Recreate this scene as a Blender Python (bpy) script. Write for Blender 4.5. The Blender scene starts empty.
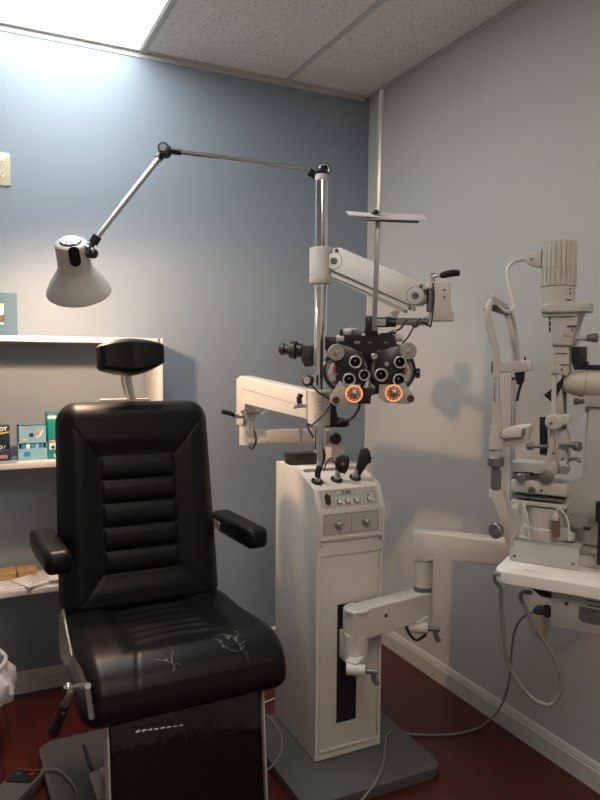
import bpy, bmesh, math, random
from mathutils import Vector, Matrix, noise
random.seed(7)
PI = math.pi
C = bpy.context.scene.collection
scn = bpy.context.scene
V = Vector

# ------------------------------------------------------------ camera
CF = 691.87                      # focal length in pixels of the 600x800 frame
CP = V((-1.66713, -2.74111, 1.27303))
YAW, PITCH, ROLL = 0.452586, 0.0624395, 0.00807615
cf = V((math.sin(YAW)*math.cos(PITCH), math.cos(YAW)*math.cos(PITCH), -math.sin(PITCH)))
r0 = V((math.cos(YAW), -math.sin(YAW), 0)); u0 = r0.cross(cf)
cr = math.cos(ROLL)*r0 + math.sin(ROLL)*u0
cu = -math.sin(ROLL)*r0 + math.cos(ROLL)*u0
cam = bpy.data.cameras.new('camera'); camo = bpy.data.objects.new('camera', cam); C.objects.link(camo)
camo.matrix_world = Matrix(((cr.x, cu.x, -cf.x, CP.x), (cr.y, cu.y, -cf.y, CP.y), (cr.z, cu.z, -cf.z, CP.z), (0, 0, 0, 1)))
cam.sensor_fit = 'VERTICAL'; cam.sensor_height = 24; cam.lens = CF*24/800; cam.clip_start = .02
scn.camera = camo
scn.view_settings.view_transform = 'Standard'; scn.view_settings.look = 'None'
scn.view_settings.gamma = 1; scn.view_settings.exposure = 0.0
try: scn.view_settings.use_curve_mapping = False
except Exception: pass
# ------------------------------------------------------------ world + light strengths
world = bpy.data.worlds.new('world'); scn.world = world; world.use_nodes = True
world.node_tree.nodes['Background'].inputs[0].default_value = (.6, .65, .7, 1)
world.node_tree.nodes['Background'].inputs[1].default_value = .02
PANEL_E = 9.5          # the fluorescent ceiling panel seen in the photo
FILL_E = 12.5         # added fill light, an unseen warm panel behind the camera
BULB_E = 1150.0           # the examination lamp's bulb

# ------------------------------------------------------------ measuring helpers
def ray(px, py): return cf + cr*((px-300)/CF) - cu*((py-400)/CF)
def W(px, py, d): return CP + ray(px, py)*d
def onplane(px, py, P, n):
    d = ray(px, py); n = V(n); return CP + d*((V(P)-CP).dot(n)/d.dot(n))
def WX(px, py, x): return onplane(px, py, (x, 0, 0), (1, 0, 0))
def WY(px, py, y): return onplane(px, py, (0, y, 0), (0, 1, 0))
def WZ(px, py, z): return onplane(px, py, (0, 0, z), (0, 0, 1))

# ------------------------------------------------------------ mesh builder
def frame_from(d, up=V((0, 0, 1))):
    d = d.normalized()
    if abs(d.dot(up)) > .995: up = V((1, 0, 0))
    a = up.cross(d).normalized(); b = d.cross(a).normalized()
    return a, b, d
class M:
    def __init__(s): s.v = []; s.f = []; s.m = []
    def add(s, vs, fs, mi=0):
        o = len(s.v); s.v += [V(p) for p in vs]; s.f += [tuple(i+o for i in f) for f in fs]; s.m += [mi]*len(fs); return s
    def box(s, c, size, rz=0, bev=0, mi=0, mat=None, seg=2):
        bm = bmesh.new(); bmesh.ops.create_cube(bm, size=1)
        for v in bm.verts: v.co = V((v.co.x*size[0], v.co.y*size[1], v.co.z*size[2]))
        if bev: bmesh.ops.bevel(bm, geom=bm.edges[:], offset=min(bev, min(size)*.49), segments=seg, profile=.5, affect='EDGES')
        R = (mat if mat is not None else Matrix.Rotation(rz, 3, 'Z'))
        vs = [R @ v.co + V(c) for v in bm.verts]; bm.verts.index_update()
        fs = [[v.index for v in f.verts] for f in bm.faces]; bm.free(); return s.add(vs, fs, mi)
    def cyl(s, p0, p1, r0, r1=None, n=24, mi=0, cap=True):
        p0 = V(p0); p1 = V(p1); r1 = r0 if r1 is None else r1
        a, b, d = frame_from(p1-p0); vs = []
        for p, r in ((p0, r0), (p1, r1)):
            for i in range(n):
                t = 2*PI*i/n; vs.append(p + a*(r*math.cos(t)) + b*(r*math.sin(t)))
        fs = [(i, (i+1) % n, n+(i+1) % n, n+i) for i in range(n)]
        if cap: fs += [tuple(range(n-1, -1, -1)), tuple(range(n, 2*n))]
        return s.add(vs, fs, mi)
    def lathe(s, prof, p0, ax, n=32, mi=0, rfn=None):
        # prof: list of (dist along axis, radius)
        p0 = V(p0); a, b, d = frame_from(V(ax)); vs = []; fs = []
        for h, r in prof:
            for i in range(n):
                t = 2*PI*i/n; rr = r*(rfn(t, h) if rfn else 1); vs.append(p0 + d*h + a*(rr*math.cos(t)) + b*(rr*math.sin(t)))
        for k in range(len(prof)-1):
            for i in range(n): fs.append((k*n+i, k*n+(i+1) % n, (k+1)*n+(i+1) % n, (k+1)*n+i))
        if prof[0][1] > 1e-6: fs.append(tuple(range(n-1, -1, -1)))
        if prof[-1][1] > 1e-6: fs.append(tuple((len(prof)-1)*n+i for i in range(n)))
        return s.add(vs, fs, mi)
    def ring(s, c, ax, R, r, n=32, k=10, mi=0, zs=1):
        a, b, d = frame_from(V(ax)); c = V(c); vs = []; fs = []
        for i in range(n):
            t = 2*PI*i/n; e = a*math.cos(t)+b*math.sin(t)
            for j in range(k):
                q = 2*PI*j/k; vs.append(c + e*(R+r*math.cos(q)) + d*(r*zs*math.sin(q)))
        for i in range(n):
            for j in range(k): fs.append((i*k+j, ((i+1) % n)*k+j, ((i+1) % n)*k+(j+1) % k, i*k+(j+1) % k))
        return s.add(vs, fs, mi)
    def tube(s, pts, r, n=10, mi=0, smooth=6, rad=None):
        pts = [V(p) for p in pts]
        if smooth and len(pts) > 2:
            P = [pts[0]*2-pts[1]] + pts + [pts[-1]*2-pts[-2]]; out = []
            for i in range(1, len(P)-2):
                for k in range(smooth):
                    t = k/smooth; t2 = t*t; t3 = t2*t
                    out.append(.5*((2*P[i]) + (P[i+1]-P[i-1])*t + (2*P[i-1]-5*P[i]+4*P[i+1]-P[i+2])*t2 + (3*P[i]-P[i-1]-3*P[i+1]+P[i+2])*t3))
            out.append(pts[-1]); pts = out
        L = len(pts); vs = []; a = None
        for i, p in enumerate(pts):
            d = (pts[min(i+1, L-1)] - pts[max(i-1, 0)]).normalized()
            if a is None: a, b, _ = frame_from(d)
            else:
                a = (a - d*a.dot(d)).normalized(); b = d.cross(a)
            rr = r if rad is None else rad(i/(L-1))
            for j in range(n):
                q = 2*PI*j/n; vs.append(p + a*(rr*math.cos(q)) + b*(rr*math.sin(q)))
        fs = [(i*n+j, i*n+(j+1) % n, (i+1)*n+(j+1) % n, (i+1)*n+j) for i in range(L-1) for j in range(n)]
        fs += [tuple(range(n-1, -1, -1)), tuple((L-1)*n+j for j in range(n))]
        return s.add(vs, fs, mi)
    def sphere(s, c, r, sc=(1, 1, 1), n=20, mi=0):
        prof = [(-r*math.cos(PI*i/12), r*math.sin(PI*i/12)) for i in range(13)]; prof[0] = (-r, 1e-7); prof[-1] = (r, 1e-7)
        o = len(s.v); s.lathe(prof, (0, 0, 0), (0, 0, 1), n, mi)
        for i in range(o, len(s.v)): q = s.v[i]; s.v[i] = V((q.x*sc[0], q.y*sc[1], q.z*sc[2])) + V(c)
        return s
    def prism(s, poly, o, ex, ey, ez, t, bev=0, mi=0):
        # polygon in the plane (ex, ey) from o, thickness t along ez
        o = V(o); ex = V(ex); ey = V(ey); ez = V(ez).normalized(); bm = bmesh.new()
        A = [bm.verts.new(o + ex*x + ey*y) for x, y in poly]; B = [bm.verts.new(o + ex*x + ey*y + ez*t) for x, y in poly]; n = len(poly)
        bm.faces.new(A); bm.faces.new(B[::-1])
        for i in range(n): bm.faces.new((A[i], B[i], B[(i+1) % n], A[(i+1) % n]))
        if bev:
            es = [e for f in bm.faces if len(f.verts) == n for e in f.edges] if n != 4 else bm.edges[:]
            bmesh.ops.bevel(bm, geom=list(set(es)), offset=bev, segments=2, profile=.5, affect='EDGES')
        bm.verts.index_update(); vs = [v.co.copy() for v in bm.verts]; fs = [[v.index for v in f.verts] for f in bm.faces]; bm.free()
        return s.add(vs, fs, mi)
    def beam(s, p0, p1, w, h, h1=None, up=(0, 0, 1), bev=.004, mi=0):
        # rectangular bar between two points: w sideways, h along "up"
        p0 = V(p0); p1 = V(p1); d = (p1-p0); L = d.length; d.normalize(); sd = V(up).cross(d).normalized(); u = V(up) if abs(V(up).dot(d)) > .9999 else V(up)
        h1 = h if h1 is None else h1
        poly = [(0, -h/2), (L, -h1/2), (L, h1/2), (0, h/2)]
        u2 = d.cross(sd).normalized()*-1 if False else d.cross(sd).normalized()
        if u2.dot(u) < 0: u2 = -u2
        return s.prism(poly, p0 - sd*(w/2), d, u2, sd, w, bev=bev, mi=mi)
def xf(poly, k=1.0): return [(x*k, y*k) for x, y in poly]
def rrect(w, h, r, n=5, cx=0, cy=0):
    out = []
    for sx, sy, a0 in ((1, -1, -PI/2), (1, 1, 0), (-1, 1, PI/2), (-1, -1, PI)):
        for i in range(n+1):
            a = a0 + PI/2*i/n; out.append((cx+sx*(w/2-r)+r*math.cos(a), cy+sy*(h/2-r)+r*math.sin(a)))
    return out
def build(name, m, mats, parent=None, local=False, angle=35):
    me = bpy.data.meshes.new(name); vs = m.v
    if parent is not None and not local:
        inv = chain(parent).inverted(); vs = [inv @ p for p in vs]
    me.from_pydata([tuple(p) for p in vs], [], m.f)
    mats = mats if isinstance(mats, (list, tuple)) else [mats]
    for k in mats: me.materials.append(k)
    for p, i in zip(me.polygons, m.m): p.material_index = i
    bm = bmesh.new(); bm.from_mesh(me); bmesh.ops.recalc_face_normals(bm, faces=bm.faces); bm.to_mesh(me); bm.free()
    me.shade_smooth(); me.set_sharp_from_angle(angle=math.radians(angle)); me.update()
    o = bpy.data.objects.new(name, me); C.objects.link(o)
    if parent is not None: o.parent = parent
    return o
def chain(o):
    m = o.matrix_basis.copy()
    while o.parent is not None: o = o.parent; m = o.matrix_basis @ m
    return m
def thing(name, label, cat, loc=(0, 0, 0), rz=0, group=None):
    o = bpy.data.objects.new(name, None); C.objects.link(o); o.location = loc; o.rotation_euler = (0, 0, rz)
    o.empty_display_size = .05; return tag(o, label, cat, group)
def tag(o, label, cat, group=None):
    o['label'] = label; o['category'] = cat
    if group: o['group'] = group
    return o
def struct(name, m, mat, parent=None, angle=35):
    o = build(name, m, mat, parent, angle=angle)
    if parent is None: o['kind'] = 'structure'
    return o
def text_mesh(name, s, size, mat, parent, o, ex, ey, depth=.0004, bold=0, align='CENTER'):
    cu_ = bpy.data.curves.new(name, 'FONT'); cu_.body = s; cu_.size = size; cu_.extrude = depth; cu_.offset = bold
    cu_.align_x = align; cu_.align_y = 'CENTER'
    t = bpy.data.objects.new('t', cu_); C.objects.link(t); bpy.context.view_layer.update()
    me = bpy.data.meshes.new_from_object(t.evaluated_get(bpy.context.evaluated_depsgraph_get())); bpy.data.objects.remove(t)
    ex = V(ex).normalized(); ey = V(ey).normalized(); ez = ex.cross(ey)
    m = M(); m.add([V(o)+ex*v.co.x+ey*v.co.y+ez*v.co.z for v in me.vertices], [tuple(p.vertices) for p in me.polygons])
    return build(name, m, mat, parent)

# ------------------------------------------------------------ materials
def mat(name, col, rough=.5, metal=0, var=.0, scale=8, bump=0, bscale=60, coat=0, emit=None, es=0, trans=0, alpha=1, spec=.5):
    m = bpy.data.materials.new(name); m.use_nodes = True; nt = m.node_tree; b = nt.nodes['Principled BSDF']
    tc = nt.nodes.new('ShaderNodeTexCoord')
    b.inputs['Base Color'].default_value = (*col, 1); b.inputs['Roughness'].default_value = rough; b.inputs['Metallic'].default_value = metal
    b.inputs['Coat Weight'].default_value = coat; b.inputs['Specular IOR Level'].default_value = spec
    b.inputs['Transmission Weight'].default_value = trans; b.inputs['Alpha'].default_value = alpha
    n = nt.nodes.new('ShaderNodeTexNoise'); n.inputs['Scale'].default_value = scale; n.inputs['Detail'].default_value = 5
    nt.links.new(tc.outputs['Object'], n.inputs['Vector'])
    r = nt.nodes.new('ShaderNodeMixRGB'); r.blend_type = 'MIX'
    r.inputs[1].default_value = (*[max(0, c*(1-var)) for c in col], 1); r.inputs[2].default_value = (*[min(1, c*(1+var)) for c in col], 1)
    nt.links.new(n.outputs['Fac'], r.inputs[0]); nt.links.new(r.outputs[0], b.inputs['Base Color'])
    if bump:
        n2 = nt.nodes.new('ShaderNodeTexNoise'); n2.inputs['Scale'].default_value = bscale; n2.inputs['Detail'].default_value = 3
        nt.links.new(tc.outputs['Object'], n2.inputs['Vector'])
        bp = nt.nodes.new('ShaderNodeBump'); bp.inputs['Strength'].default_value = bump; bp.inputs['Distance'].default_value = .002
        nt.links.new(n2.outputs['Fac'], bp.inputs['Height']); nt.links.new(bp.outputs[0], b.inputs['Normal'])
    if emit: b.inputs['Emission Color'].default_value = (*emit, 1); b.inputs['Emission Strength'].default_value = es
    return m
def nodes(m): return m.node_tree, m.node_tree.nodes['Principled BSDF']

BLUE = mat('blue_wall_paint', (.25, .298, .345), .6, var=.03, scale=3, bump=.15, bscale=180)
GREYB = mat('off_white_wall_paint', (.60, .59, .57), .65, var=.02, scale=3)
GREY = mat('grey_wall_paint', (.525, .51, .485), .65, var=.02, scale=3, bump=.15, bscale=180)
TRIM = mat('white_trim_paint', (.60, .56, .53), .45, var=.03)
TBAR = mat('ceiling_grid_paint', (.55, .54, .52), .5)
WHITE = mat('cream_enamel', (.64, .605, .55), .38, var=.04, scale=14)
ARM_LIT = mat('cream_enamel_lamplit', (.74, .69, .63), .4, var=.03, scale=14)  # same cream enamel, paler: the exam lamp's light painted into its colour
WHITE2 = mat('old_white_plastic', (.50, .475, .43), .45, var=.05, scale=20)
WARM = mat('white_shelf_laminate', (.64, .60, .57), .35, var=.02)
CHROME = mat('chrome', (.75, .75, .75), .12, 1)
STEEL = mat('satin_steel', (.45, .44, .43), .35, .9, var=.1, scale=30)
DARKST = mat('dark_steel', (.20, .19, .19), .45, .6, var=.1)
BLACK = mat('black_plastic', (.012, .012, .013), .4, var=.1)
BLACKM = mat('black_enamel', (.010, .010, .011), .28, var=.1)
RUBBER = mat('black_rubber', (.010, .010, .010), .7)
LEATHER = mat('black_leather', (.0045, .0042, .004), .42, var=.15, scale=5, bump=.25, bscale=220, spec=.22)
PLATE = mat('grey_base_paint', (.088, .088, .084), .5, var=.10, scale=7, bump=.3, bscale=300)
PLWRAP = mat('plastic_wrapped_vinyl', (.003, .003, .003), .10, var=.1, bump=1.6, bscale=22, coat=.5, spec=.4)
CORDG = mat('grey_cord', (.20, .19, .175), .5)
CORDB = mat('black_cord', (.02, .02, .02), .5)
IVORY = mat('ivory_plastic', (.62, .54, .38), .4)
IVORYD = mat('dark_socket_hole', (.02, .02, .02), .6)
BLUEPL = mat('navy_plug_rubber', (.03, .05, .10), .5)
PAPER = mat('white_paper', (.75, .70, .68), .7, var=.03)
CLEAR = mat('plastic_sheet', (.42, .42, .40), .25, alpha=.35, bump=.6, bscale=25)
BAG = mat('white_bin_liner', (.65, .65, .66), .35, var=.06, bump=.5, bscale=25)
CAN = mat('grey_bin_plastic', (.16, .17, .17), .4)

# leather seat wear: pale cracks with their own shape
def leather_cracked():
    m = mat('black_leather_cracked', (.005, .0045, .0045), .40, bump=0, spec=.26); nt, b = nodes(m)
    tc = nt.nodes.new('ShaderNodeTexCoord'); v = nt.nodes.new('ShaderNodeTexVoronoi'); v.feature = 'DISTANCE_TO_EDGE'; v.inputs['Scale'].default_value = 17
    nz = nt.nodes.new('ShaderNodeTexNoise'); nz.inputs['Scale'].default_value = 30
    mx = nt.nodes.new('ShaderNodeMixRGB'); mx.inputs[0].default_value = .05
    nt.links.new(tc.outputs['Object'], nz.inputs['Vector']); nt.links.new(tc.outputs['Object'], mx.inputs[1]); nt.links.new(nz.outputs['Color'], mx.inputs[2])
    nt.links.new(mx.outputs[0], v.inputs['Vector'])
    lt = nt.nodes.new('ShaderNodeMath'); lt.operation = 'LESS_THAN'; lt.inputs[1].default_value = .022; nt.links.new(v.outputs['Distance'], lt.inputs[0])
    tot = None
    for c, rad in CRACKS:
        vm = nt.nodes.new('ShaderNodeVectorMath'); vm.operation = 'DISTANCE'; vm.inputs[1].default_value = c
        nt.links.new(tc.outputs['Object'], vm.inputs[0])
        l2 = nt.nodes.new('ShaderNodeMath'); l2.operation = 'LESS_THAN'; l2.inputs[1].default_value = rad; nt.links.new(vm.outputs['Value'], l2.inputs[0])
        if tot is None: tot = l2
        else:
            ad = nt.nodes.new('ShaderNodeMath'); ad.operation = 'MAXIMUM'; nt.links.new(tot.outputs[0], ad.inputs[0]); nt.links.new(l2.outputs[0], ad.inputs[1]); tot = ad
    mu = nt.nodes.new('ShaderNodeMath'); mu.operation = 'MULTIPLY'; nt.links.new(lt.outputs[0], mu.inputs[0]); nt.links.new(tot.outputs[0], mu.inputs[1])
    mc = nt.nodes.new('ShaderNodeMixRGB'); mc.inputs[1].default_value = (.005, .0046, .0045, 1); mc.inputs[2].default_value = (.13, .125, .115, 1)
    nt.links.new(mu.outputs[0], mc.inputs[0]); nt.links.new(mc.outputs[0], b.inputs['Base Color'])
    sb = nt.nodes.new('ShaderNodeMath'); sb.operation = 'SUBTRACT'; sb.inputs[0].default_value = 1; nt.links.new(mu.outputs[0], sb.inputs[1])
    n2 = nt.nodes.new('ShaderNodeTexNoise'); n2.inputs['Scale'].default_value = 220; nt.links.new(tc.outputs['Object'], n2.inputs['Vector'])
    a2 = nt.nodes.new('ShaderNodeMath'); a2.operation = 'MULTIPLY_ADD'; a2.inputs[1].default_value = .4
    nt.links.new(n2.outputs['Fac'], a2.inputs[0]); nt.links.new(sb.outputs[0], a2.inputs[2])
    bp = nt.nodes.new('ShaderNodeBump'); bp.inputs['Strength'].default_value = .35; bp.inputs['Distance'].default_value = .002
    nt.links.new(a2.outputs[0], bp.inputs['Height']); nt.links.new(bp.outputs[0], b.inputs['Normal'])
    return m
def wood_floor():
    m = mat('red_wood_floor', (.1, .02, .015), .36); nt, b = nodes(m)
    tc = nt.nodes.new('ShaderNodeTexCoord'); mp = nt.nodes.new('ShaderNodeMapping'); mp.inputs['Rotation'].default_value = (0, 0, PI/2)
    nt.links.new(tc.outputs['Object'], mp.inputs[0])
    br = nt.nodes.new('ShaderNodeTexBrick'); br.inputs['Scale'].default_value = 1; br.inputs['Brick Width'].default_value = 1.2; br.inputs['Row Height'].default_value = .125
    br.inputs['Mortar Size'].default_value = .0012; br.inputs['Color1'].default_value = (.084, .0115, .0080, 1); br.inputs['Color2'].default_value = (.066, .0095, .0068, 1); br.inputs['Mortar'].default_value = (.03, .006, .005, 1)
    nt.links.new(mp.outputs[0], br.inputs[0])
    m2 = nt.nodes.new('ShaderNodeMapping'); m2.inputs['Scale'].default_value = (40, 2.5, 1); nt.links.new(tc.outputs['Object'], m2.inputs[0])
    n = nt.nodes.new('ShaderNodeTexNoise'); n.inputs['Scale'].default_value = 1; n.inputs['Detail'].default_value = 6; nt.links.new(m2.outputs[0], n.inputs[0])
    cr_ = nt.nodes.new('ShaderNodeValToRGB'); cr_.color_ramp.elements[0].position = .35; cr_.color_ramp.elements[0].color = (.55, .5, .5, 1); cr_.color_ramp.elements[1].color = (1.25, 1.2, 1.2, 1); cr_.color_ramp.elements[1].position = .7
    nt.links.new(n.outputs['Fac'], cr_.inputs[0])
    mu = nt.nodes.new('ShaderNodeMixRGB'); mu.blend_type = 'MULTIPLY'; mu.inputs[0].default_value = 1
    nt.links.new(br.outputs['Color'], mu.inputs[1]); nt.links.new(cr_.outputs[0], mu.inputs[2]); nt.links.new(mu.outputs[0], b.inputs['Base Color'])
    return m
def ceiling_tile():
    m = mat('speckled_ceiling_tile', (.6, .58, .56), .85); nt, b = nodes(m)
    tc = nt.nodes.new('ShaderNodeTexCoord'); n = nt.nodes.new('ShaderNodeTexNoise'); n.inputs['Scale'].default_value = 75; n.inputs['Detail'].default_value = 4; n.inputs['Roughness'].default_value = .7
    nt.links.new(tc.outputs['Object'], n.inputs[0])
    r = nt.nodes.new('ShaderNodeValToRGB'); e = r.color_ramp.elements; e[0].position = .34; e[0].color = (.52, .485, .46, 1); e[1].position = .46; e[1].color = (.86, .81, .775, 1)
    nt.links.new(n.outputs['Fac'], r.inputs[0]); nt.links.new(r.outputs[0], b.inputs['Base Color'])
    bp = nt.nodes.new('ShaderNodeBump'); bp.inputs['Strength'].default_value = .6; bp.inputs['Distance'].default_value = .003
    nt.links.new(n.outputs['Fac'], bp.inputs['Height']); nt.links.new(bp.outputs[0], b.inputs['Normal']); return m
_nt = PLWRAP.node_tree                                  # stretch the wrinkles of the plastic downwards
for _n in list(_nt.nodes):
    if _n.type == 'TEX_NOISE' and abs(_n.inputs['Scale'].default_value-22) < .1:
        _mp = _nt.nodes.new('ShaderNodeMapping'); _mp.inputs['Scale'].default_value = (1.5, 1, .35); _n.inputs['Distortion'].default_value = 1.2
        _nt.links.new([x for x in _nt.nodes if x.type == 'TEX_COORD'][0].outputs['Object'], _mp.inputs[0]); _nt.links.new(_mp.outputs[0], _n.inputs['Vector'])
FLOOR = wood_floor(); TILE = ceiling_tile()
def emat(name, col, s):
    m = bpy.data.materials.new(name); m.use_nodes = True; nt, b = nodes(m); b.inputs['Base Color'].default_value = (*[min(1, c)*.8 for c in col], 1)
    b.inputs['Emission Color'].default_value = (*col, 1); b.inputs['Emission Strength'].default_value = s; b.inputs['Roughness'].default_value = .4; return m
PANEL = emat('lit_diffuser', (.96, 1.0, 1.0), PANEL_E); FILL_PANEL = emat('fill_diffuser', (1.0, .88, .76), FILL_E)

# ============================================================ THE ROOM
H = 2.44; RX0, RY0 = -3.05, -4.27
struct('floor', M().box(((RX0)/2, RY0/2, -.02), (-RX0+.1, -RY0+.1, .04)), FLOOR)
struct('wall_back', M().box((RX0/2, .03, H/2), (-RX0+.12, .06, H)), BLUE)
struct('wall_right', M().box((.03, RY0/2, H/2), (.06, -RY0, H)), GREY)
struct('wall_left', M().box((RX0-.03, RY0/2, H/2), (.06, -RY0, H)), GREYB)
struct('wall_front', M().box((RX0/2, RY0-.03, H/2), (-RX0+.12, .06, H)), GREYB)
# ceiling: tiles with holes where the light panels sit
GX = -.412; LX0, LX1 = GX-1.22, GX-.61
m = M(); t = .03
lights_at = [(LX0, LX1, -1.22, 0), (LX0, LX1, -3.66, -2.44)]
def ceil_rect(x0, x1, y0, y1): m.box(((x0+x1)/2, (y0+y1)/2, H+t/2), (x1-x0, y1-y0, t))
ceil_rect(RX0, LX0, RY0, 0); ceil_rect(LX1, 0, RY0, 0); ceil_rect(LX0, LX1, -2.44, -1.22); ceil_rect(LX0, LX1, RY0, -3.66)
struct('ceiling', m, TILE)
m = M()
xs = [GX-.61*k for k in range(5)]
for x in xs: m.box((x, RY0/2, H-.001), (.022, -RY0, .006))
for y in (-1.22, -2.44, -3.66): m.box((RX0/2, y, H-.0015), (-RX0, .022, .006))
struct('trim_1', m, TBAR)
m = M().prism([(0, 0), (0, -.022), (-.003, -.022), (-.003, -.003), (-.022, -.003), (-.022, 0)], (RX0, -.0005, H), (0, 1, 0), (0, 0, 1), (1, 0, 0), -RX0-.024)
struct('trim_2', m, TBAR)
m = M().prism([(0, 0), (0, -.012), (-.003, -.012), (-.003, -.003), (-.018, -.003), (-.018, 0)], (-.0005, -.024, H), (1, 0, 0), (0, 0, 1), (0, -1, 0), -RY0-.05)
struct('trim_3', m, TBAR)
bp_ = [(0, 0), (-.015, 0), (-.015, .058), (-.012, .062), (-.012, .068), (-.009, .071), (-.009, .075), (-.004, .079), (0, .080)]
struct('baseboard_back', M().prism(bp_, (RX0, 0, 0), (0, 1, 0), (0, 0, 1), (1, 0, 0), -RX0-.016), TRIM, angle=20)
struct('baseboard_right', M().prism(bp_, (0, 0, 0), (1, 0, 0), (0, 0, 1), (0, -1, 0), -RY0), TRIM, angle=20)
def ceiling_light(x0, x1, y0, y1, em, lab):
    cx, cy = (x0+x1)/2, (y0+y1)/2
    t_ = thing('ceiling_light', lab, 'ceiling light', (cx, cy, H), group=None)
    f = M()
    for sx in (-1, 1): f.box((cx+sx*(.305-.014), cy, H+.045), (.006, 1.21, .09))
    for sy in (-1, 1): f.box((cx, cy+sy*(.61-.006), H+.045), (.58, .006, .09))
    f.box((cx, cy, H+.092), (.6, 1.21, .004))
    build('housing', f, TBAR, t_)
    build('diffuser', M().box((cx, cy, H+.009), (.575, 1.195, .004)), em, t_)
ceiling_light(*lights_at[0], PANEL, 'bright rectangular fluorescent ceiling panel against the blue wall')
ceiling_light(*lights_at[1], FILL_PANEL, 'added fill light panel in the ceiling, unseen behind the viewer')
# outlets
def outlet(name, label, cat, c, ax, w=.075, h=.12, slots=2, cover=IVORY):
    # ax: +-1 normal on x or y : 'X' right wall (normal -x), 'Y' back wall (normal -y)
    t_ = thing(name, label, cat, c)
    ex, n = (V((0, -1, 0)), V((-1, 0, 0))) if ax == 'X' else (V((1, 0, 0)), V((0, -1, 0)))
    up = V((0, 0, 1)); c = V(c)
    build('cover_plate', M().prism(rrect(w, h, .006), c, ex, up, n, .006, bev=.0015), cover, t_)
    for k in range(slots):
        cc = c + up*((k-(slots-1)/2)*.040) + n*.0062
        for cxx in ((0,) if w < .1 else (-.023, .023)):
            so = build('socket', M().prism(rrect(.030, .027, .010), cc+ex*cxx, ex, up, n, .0015), cover, t_)
            b_ = M()
            for s_ in (-1, 1): b_.prism(rrect(.0025, .009, .001), cc+ex*(cxx+s_*.006)+up*.003+n*.0016, ex, up, n, .0004)
            b_.prism(rrect(.005, .005, .002), cc+ex*cxx-up*.007+n*.0016, ex, up, n, .0004)
            build('slots', b_, IVORYD, so)
    return t_
outlet('wall_outlet', 'ivory double outlet plate high on the blue wall at the left edge', 'outlet', (WY(5, 169, 0).x-.040, -.0004, 1.935), 'Y', w=.115, h=.115)
oc = WX(538, 616, 0)
outlet('wall_outlet', 'ivory outlet on the grey wall below the slit lamp table, with a dark blue plug', 'outlet', (-.0004, oc.y, oc.z), 'X')

# ============================================================ WALL SHELVES
SX = -1.000; SD = .20; SZ = [1.327, .890, .452]
sh = thing('wall_shelf', 'white wall-mounted shelf unit on the blue wall behind the chair', 'shelf', (-1.8, -.001, .44))
for k, z in enumerate(SZ):
    dpt = SD if k < 2 else SD+.02
    build('shelf_board', M().box(((RX0+.5+SX)/2, -.001-dpt/2, z), (SX-(RX0+.5)-.019, dpt, .020), bev=.001), WARM, sh)
build('side_panel', M().box((SX-.009, -.001-SD/2, (SZ[0]+.010+.44)/2), (.018, SD, SZ[0]+.010-.44), bev=.001), WARM, sh)
build('side_panel', M().box((RX0+.5+.009, -.001-SD/2, (SZ[0]+.010+.44)/2), (.018, SD, SZ[0]+.010-.44), bev=.001), WARM, sh)
st = SZ[1]+.0105; s3 = SZ[2]+.0105; s1 = SZ[0]+.0105
BOXBLUE = mat('pale_blue_card', (.22, .42, .52), .45, var=.12, scale=40); TEAL = mat('teal_card', (.0, .23, .20), .4, var=.08); NAVY = mat('dark_navy_card', (.012, .018, .03), .35)
DEEP = mat('blue_card', (.02, .22, .40), .4, var=.2, scale=60); PINK = mat('pink_print', (.75, .22, .17), .5); YEL = mat('yellow_print', (.72, .60, .12), .5); LITE = mat('white_print', (.80, .82, .82), .5); NAVP = mat('navy_print', (.02, .03, .12), .5)
ORNG = mat('brown_print', (.5, .2, .08), .5)
def bx_at(px0, px1, pyt, y): a = WY(px0, 450, y); b = WY(px1, 450, y); return a.x, b.x, WY((px0+px1)/2, pyt, y).z
EX, EZ, NY = V((1, 0, 0)), V((0, 0, 1)), V((0, -1, 0))
# black and navy box
x0, x1, zt = bx_at(-14, 10, 426, -.13)
b1 = thing('contact_lens_box', 'black and navy contact lens box at the left edge of the middle shelf', 'box', ((x0+x1)/2, -.1, st))
b1['group'] = 'contact lens boxes on the middle shelf'
build('carton', M().box(((x0+x1)/2, -.10, (st+zt)/2), (x1-x0, .06, zt-st), bev=.001), NAVY, b1)
build('tray_front', M().box(((x0+x1)/2+.002, -.141, st+.02), (x1-x0+.004, .020, .040), bev=.001), mat('dark_blue_card', (.012, .035, .07), .4), b1)
q = WY(3, 430, -.1302); text_mesh('lettering', 'OT', .018, LITE, b1, (q.x, -.1303, zt-.012), EX, EZ, bold=.0008)
build('yellow_band', M().prism([(-.02, -.004), (.02, .003), (.02, .007), (-.02, .001)], (q.x, -.1302, zt-.027), EX, EZ, NY, .0004), YEL, b1)
text_mesh('lettering', 'D /', .016, LITE, b1, (q.x-.004, -.1303, st+.049), EX, EZ, bold=.0006)
build('picture', M().prism(rrect(.03, .012, .005), (q.x-.002, -.1512, st+.018), EX, EZ, NY, .0004), ORNG, b1)
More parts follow.
